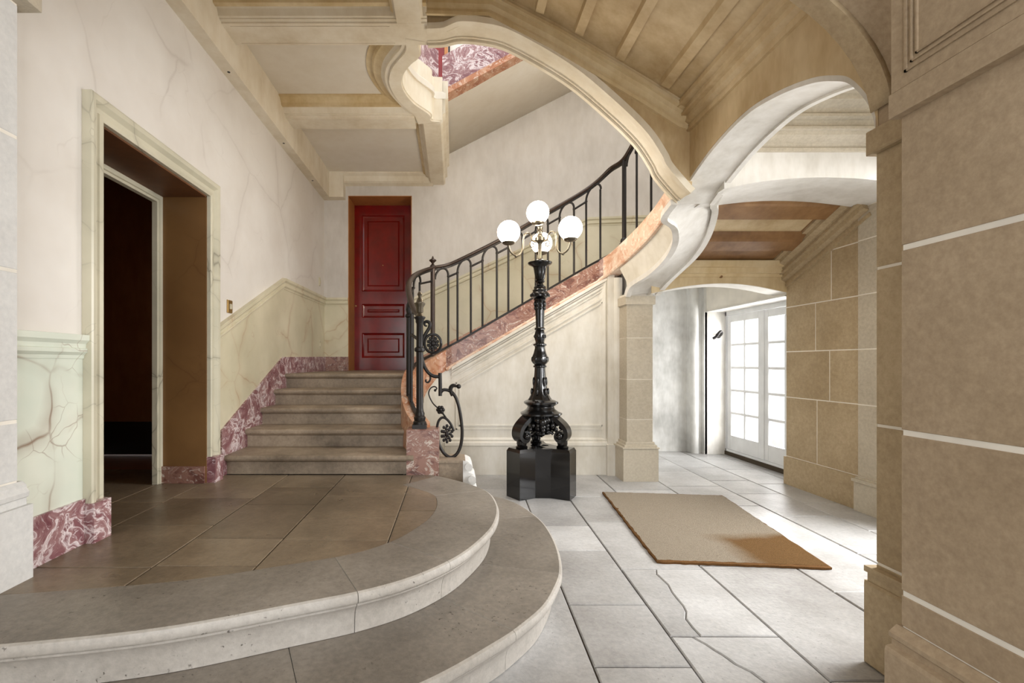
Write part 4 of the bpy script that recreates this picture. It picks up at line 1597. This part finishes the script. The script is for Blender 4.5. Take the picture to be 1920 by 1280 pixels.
def sp(pts, n=5, y=SY):
    return cr([((a - 850) * S, y, EYE + (680 - b) * S) for a, b in pts], n)


scroll = M()
pts = sp([(801, 611), (797, 610), (796, 605), (801, 602.5), (806, 606), (805, 614), (799, 624), (793, 636), (790, 652), (791, 668), (795, 685), (802, 697), (812, 704.5), (823, 706)])
scroll.tube(pts, [.006 + .010 * min(1, i / 18) for i in range(len(pts))], 8)
scroll.tube(sp([(806, 702), (807, 710), (803, 716.5), (798.5, 715), (799, 711)]), .008, 8)
scroll.tube(sp([(825, 699), (825.5, 720), (825.5, 742)]), [.016] * 11, 8)
pts = sp([(826, 736), (832, 730.5), (844, 733), (854, 744), (861, 765), (865, 790), (866.5, 812), (864, 834), (857, 850), (846, 857), (834, 851), (825, 837), (820, 818), (819.5, 801), (823, 788), (830, 782.5), (838, 786), (846, 796), (851, 808)])
scroll.tube(pts, [.014 if i < 60 else .011 for i in range(len(pts))], 8)
scr = scroll.obj('newel_scroll', 'iron', rail, angle=60)
M().tube([((811.6 + 15.5 * math.cos(a) - 850) * S, SY, EYE + (680 - 643.7 - 17.5 * math.sin(a)) * S) for a in [2 * math.pi * k / 28 for k in range(29)]], .012, 8).obj('scroll_ring', 'iron', scr)


def rosette(cx, cz, rx, rz, n, name='rosette'):
    m_ = M()
    x, z = (cx - 850) * S, EYE + (680 - cz) * S
    m_.ball((x, SY - .012, z), rx * S * .34, 12, 8, (1, .6, rz / rx))
    for ring, (rr, cnt, sz) in enumerate(((.52, n, .26), (.82, n + 3, .25))):
        for k in range(cnt):
            a = 2 * math.pi * (k + .5 * ring) / cnt
            m_.ball((x + rx * S * rr * math.cos(a), SY + .006 * ring - .004, z + rz * S * rr * math.sin(a)), rx * S * sz, 7, 5, (1, .55, 1.15))
    return m_.obj(name, 'iron', scr)


rosette(811.6, 643.7, 11.5, 13.5, 7)
rosette(838, 813, 12, 18, 7)
M().tube(sp([(816, 731.5), (819, 728), (815, 724.5), (808, 727), (804, 735), (805.5, 744), (812, 756), (820, 764)]), .0055, 8).obj('tendril', 'iron', scr)
m = M()
x, z = (826 - 850) * S, EYE + (680 - 768) * S
for k in range(6):
    a = math.pi * 2 * k / 6
    m.ball((x + .022 * math.cos(a), SY - .006, z + .022 * math.sin(a)), .017, 8, 6)
m.ball((x, SY - .015, z), .018, 8, 6)
m.tube(sp([(829, 773), (834, 780), (838, 786)]), .008)
m.obj('tendril_flower', 'iron', scr)
M().ball(((816 - 850) * S, SY, EYE + (680 - 731.5) * S), .012, 8, 6).obj('tendril_ball', 'iron', scr)
m = M()
m.tube(sp([(848, 742), (845, 733), (845.5, 726), (850, 722.5), (856, 723.5)]), [.012 + .006 * math.sin(i / 20 * math.pi) for i in range(21)], 8)
m.ball(((860 - 850) * S, SY, EYE + (680 - 724) * S), .021, 10, 8)
m.obj('leaf_terminal', 'iron', scr)
M().tube(sp([(845, 857), (844.5, 862)]), .012).obj('scroll_foot', 'iron', scr)

# ================================================================== LAMP
LX, LY, PH = .868, 4.81, .478
plinth = M()
dirs = [math.radians(-30), math.radians(210), math.radians(90)]


def rot(d, u, v):
    c, s = math.cos(d), math.sin(d)
    return (LX + u * c - v * s, LY + u * s + v * c)


for d in dirs:
    base = [rot(d, 0.0, -.105), rot(d, .335, -.105), rot(d, .335, .105), rot(d, 0.0, .105)]
    ins = [rot(d, 0.0, -.09), rot(d, .32, -.09), rot(d, .32, .09), rot(d, 0.0, .09)]
    vs = [(p[0], p[1], 0) for p in base] + [(p[0], p[1], PH - .03) for p in base] + [(p[0], p[1], PH) for p in ins]
    fs = [(0, 3, 2, 1), (8, 9, 10, 11)] + [(k + i, k + (i + 1) % 4, k + 4 + (i + 1) % 4, k + 4 + i) for k in (0, 4) for i in range(4)]
    plinth.add(vs, fs)
hexa = [rot(dd, .19, 0) for dd in [math.radians(60 * k) for k in range(6)]]
plinth.prism(hexa, 0, PH - .002, 'z')
tag(plinth.obj('lamp_plinth', 'blackmarble', smooth=False), 'polished black marble three armed plinth under the globe lamp', 'plinth')

lamp = empty('globe_lamp', (LX, LY, PH))
tag(lamp, 'black cast iron floor lamp with four lit white globes', 'lamp')
# tripod base plates and stem
m = M()
m.lathe((LX, LY), [(.10, .60), (.13, .66), (.15, .74), (.19, .785), (.205, .795), (.205, .81), (.17, .825), (.14, .85), (.13, .875), (.155, .893), (.17, .905), (.17, .92), (.14, .935), (.11, .945)], 36, .07, 3)
m.obj('lamp_base', 'lampiron', lamp, angle=50)
m = M()
m.lathe((LX, LY), [(.115, .94), (.10, .965), (.082, 1.0), (.068, 1.06), (.06, 1.12), (.054, 1.20), (.05, 1.262)], 32, .06, 8)
m.lathe((LX, LY), [(.05, 1.26), (.064, 1.268), (.064, 1.28), (.052, 1.29), (.072, 1.31), (.08, 1.335), (.074, 1.37), (.06, 1.41), (.048, 1.46), (.05, 1.475), (.064, 1.485), (.064, 1.497), (.045, 1.505), (.04, 1.52)], 32, .05, 8)
m.lathe((LX, LY), [(.04, 1.515), (.044, 1.53), (.052, 1.56), (.05, 1.60), (.04, 1.635), (.05, 1.642), (.05, 1.655), (.04, 1.665)], 24, .06, 8)
m.lathe((LX, LY), [(.038, 1.66), (.040, 1.75), (.046, 1.88), (.05, 1.93), (.06, 1.945), (.052, 1.955)], 32, .07, 8)
m.lathe((LX, LY), [(.055, 1.95), (.088, 1.97), (.092, 1.99), (.085, 2.01), (.07, 2.02), (.074, 2.035), (.06, 2.05), (.06, 2.07), (.046, 2.08), (.036, 2.09), (.03, 2.105), (.046, 2.118), (.05, 2.13), (.036, 2.138), (.046, 2.15), (.056, 2.21), (.064, 2.26), (.072, 2.275), (.112, 2.295), (.12, 2.305), (.12, 2.314), (.02, 2.33)], 32)
m.obj('stem', 'lampiron', lamp, angle=45)
# raised leaf relief on the stem
m = M()
for (zc, rr, h, cnt) in ((1.90, .05, .03, 8), (1.86, .047, .025, 8), (1.345, .075, .03, 8), (1.575, .05, .02, 6), (1.12, .062, .05, 6), (1.02, .082, .04, 6), (1.985, .088, .018, 10)):
    for k in range(cnt):
        a = 2 * math.pi * k / cnt
        m.ball((LX + rr * math.cos(a), LY + rr * math.sin(a), zc), .014, 7, 5, (1, 1, h / .014))
m.obj('leaf_relief', 'lampiron', lamp, angle=60)['kind'] = 'stuff'
# scrolled feet
for d in dirs:
    m = M()
    prof = cr([(.08, .80, 0), (.15, .775, 0), (.20, .74, 0), (.245, .70, 0), (.275, .655, 0), (.28, .60, 0), (.255, .56, 0), (.215, .55, 0), (.185, .575, 0), (.185, .61, 0), (.21, .63, 0), (.235, .61, 0)], 5)
    pth = []
    for p in prof:
        x, y = rot(d, p.x, 0)
        pth.append((x, y, p.y))
    sd = Vector((-math.sin(d), math.cos(d), 0))
    wd = [.075 - .02 * i / len(pth) for i in range(len(pth))]
    a1, a2, b1_, b2_ = [], [], [], []
    for i, p in enumerate(pth):
        P_ = Vector(p)
        t = (Vector(pth[min(i + 1, len(pth) - 1)]) - Vector(pth[max(i - 1, 0)])).normalized()
        nn = t.cross(sd).normalized() * .02
        a1.append(P_ + sd * wd[i] - nn)
        a2.append(P_ - sd * wd[i] - nn)
        b1_.append(P_ + sd * wd[i] + nn)
        b2_.append(P_ - sd * wd[i] + nn)
    m.loft([a1, a2, b2_, b1_, a1])
    x, y = rot(d, .23, 0)
    m.lathe((x, y), [(.055, PH), (.06, PH + .012), (.045, PH + .025), (.05, PH + .04), (.05, PH + .085)], 16)
    # side volutes and a shell on the foot
    for s in (-1, 1):
        x, y = rot(d, .222, s * .072)
        m.ball((x, y, .60), .034, 10, 8)
        x, y = rot(d, .15, s * .075)
        m.ball((x, y, .70), .026, 8, 6)
        x, y = rot(d, .19, s * .078)
        m.ball((x, y, .665), .022, 8, 6)
    m.obj('scroll_foot', 'lampiron', lamp, angle=50)
# pierced leaf ornament hanging between the feet
for d in dirs:
    dd = d + math.radians(60)
    m = M()
    for (u, z, r_) in ((.155, .74, .05), (.16, .69, .036), (.165, .66, .028), (.16, .625, .022)):
        for v in (-.045, 0, .045):
            x, y = rot(dd, u - abs(v) * .3, v)
            m.ball((x, y, z + (.01 if v else -.005)), r_ * (.75 if v else 1), 8, 6)
    arc = [rot(dd, .14 - .02 * math.cos(t), .11 * math.sin(t)) + (.60 + .05 * math.cos(t),) for t in [(-1.3 + 2.6 * k / 10) for k in range(11)]]
    m.tube(arc, .014)
    m.obj('leaf_ornament', 'lampiron', lamp, angle=60)
# arms, galleries and globes
m = M()
m.lathe((LX, LY), [(.045, 2.318), (.05, 2.335), (.03, 2.345), (.02, 2.36), (.02, 2.50), (.03, 2.515), (.05, 2.53), (.05, 2.56), (.03, 2.575), (.022, 2.60), (.03, 2.62), (.022, 2.635), (.03, 2.665), (.02, 2.675)], 20)
m.obj('centre_rod', 'silver', lamp, angle=45)


def globe(c):
    gm = M()
    gm.lathe((c[0], c[1]), [(.02, c[2] - .128), (.05, c[2] - .118), (.062, c[2] - .108), (.064, c[2] - .098), (.05, c[2] - .094)], 20)
    g = gm.obj('globe_gallery', 'silver', lamp, angle=50)
    M().ball(c, .112, 32, 20).obj('globe', 'globe', lamp)


for ang in (197, 317, 77):
    a = math.radians(ang)
    pr = [(.03, 2.54), (.08, 2.545), (.10, 2.60), (.135, 2.62), (.17, 2.60), (.185, 2.54), (.19, 2.46), (.215, 2.405), (.26, 2.385), (.31, 2.41), (.335, 2.455), (.34, 2.485)]
    m = M()
    m.tube(cr([(LX + u * math.cos(a), LY + u * math.sin(a), z - .02) for u, z in pr], 5), .0085, 8)
    m.tube(cr([(LX + u * math.cos(a), LY + u * math.sin(a), z) for u, z in ((.04, 2.53), (.08, 2.53), (.11, 2.50), (.10, 2.465), (.07, 2.47), (.07, 2.495), (.085, 2.50))], 5), .006, 8)
    m.ball((LX + .262 * math.cos(a), LY + .262 * math.sin(a), 2.36), .014, 8, 6)
    m.obj('arm', 'silver', lamp, angle=60)
    globe((LX + .34 * math.cos(a), LY + .34 * math.sin(a), 2.592))
globe((LX - .022, LY, 2.815))

# ================================================================== SMALL THINGS
c = [(1.331, 3.136), (2.39, 3.04), (2.625, 4.68), (1.497, 4.81)]
cm = [(Vector(p) - Vector((1.96, 3.92))) * .985 + Vector((1.96, 3.92)) for p in c]
NXm, NYm = 40, 56


def bil(q, u, v):
    q = [Vector(p) for p in q]
    return (q[0].lerp(q[1], u)).lerp(q[3].lerp(q[2], u), v)


vs, fs = [], []
for j in range(NYm + 1):
    for i in range(NXm + 1):
        p = bil(cm, i / NXm, j / NYm)
        edge_ = i in (0, NXm) or j in (0, NYm)
        jit = .004 if edge_ else 0
        vs.append((p.x + random.uniform(-jit, jit), p.y + random.uniform(-jit, jit), .021 + random.uniform(-.0012, .0012)))
for j in range(NYm):
    for i in range(NXm):
        a = j * (NXm + 1) + i
        fs.append((a, a + 1, a + NXm + 2, a + NXm + 1))
mat_root = empty('doormat', (1.96, 3.92, 0))
tag(mat_root, 'large pale coir doormat with a dark brown corner on the stone floor', 'doormat')
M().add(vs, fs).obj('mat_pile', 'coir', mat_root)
ed = [Vector((p[0], p[1], .0105)) for p in c]
ring = []
for a, b in zip(ed, ed[1:] + ed[:1]):
    for k in range(30):
        p = a.lerp(b, k / 30)
        ring.append(p + Vector((random.uniform(-.005, .005), random.uniform(-.005, .005), 0)))
M().sweep(ring, [(-.02, -.0095), (.004, -.0095), (.006, .004), (-.004, .0095), (-.02, .0095)], closed=True).obj('mat_edge', 'coir_edge', mat_root)


def plate(name, y, z, w, h, mat, label, part):
    e = empty(name, (XL, y, z))
    tag(e, label, 'switch')
    M().cbox(XL, XL + .012, y - w / 2, y + w / 2, z - h / 2, z + h / 2, .004, '+x').obj('switch_plate', mat, e, smooth=False)
    if part:
        M().cbox(XL + .01, XL + .022, y - w / 6, y + w / 6, z - h / 5, z + h / 5, .003, '+x').obj('rocker', 'ivory', e, smooth=False)


plate('light_switch', 4.10, 1.79, .085, .11, 'brass', 'brass light switch plate right of the doorway', True)
plate('light_switch', 6.86, 2.47, .06, .12, 'ivory', 'small switch plate above the dado near the red door', True)
plate('wall_socket', 6.86, 1.57, .06, .11, 'ivory', 'small socket below the dado near the red door', True)
hk = M()
hk.tube(cr([(3.80, 6.885, 1.70), (3.80, 6.84, 1.705), (3.79, 6.79, 1.73), (3.76, 6.75, 1.75), (3.73, 6.74, 1.73), (3.70, 6.75, 1.68), (3.66, 6.77, 1.65)], 5), [.024] * 12 + [.02] * 19, 8)
hk.ball((3.80, 6.885, 1.70), .04, 12, 8, (1, .4, 1))
tag(hk.obj('wall_hook', 'iron'), 'small black iron hook on the wall beside the glazed door', 'hook')
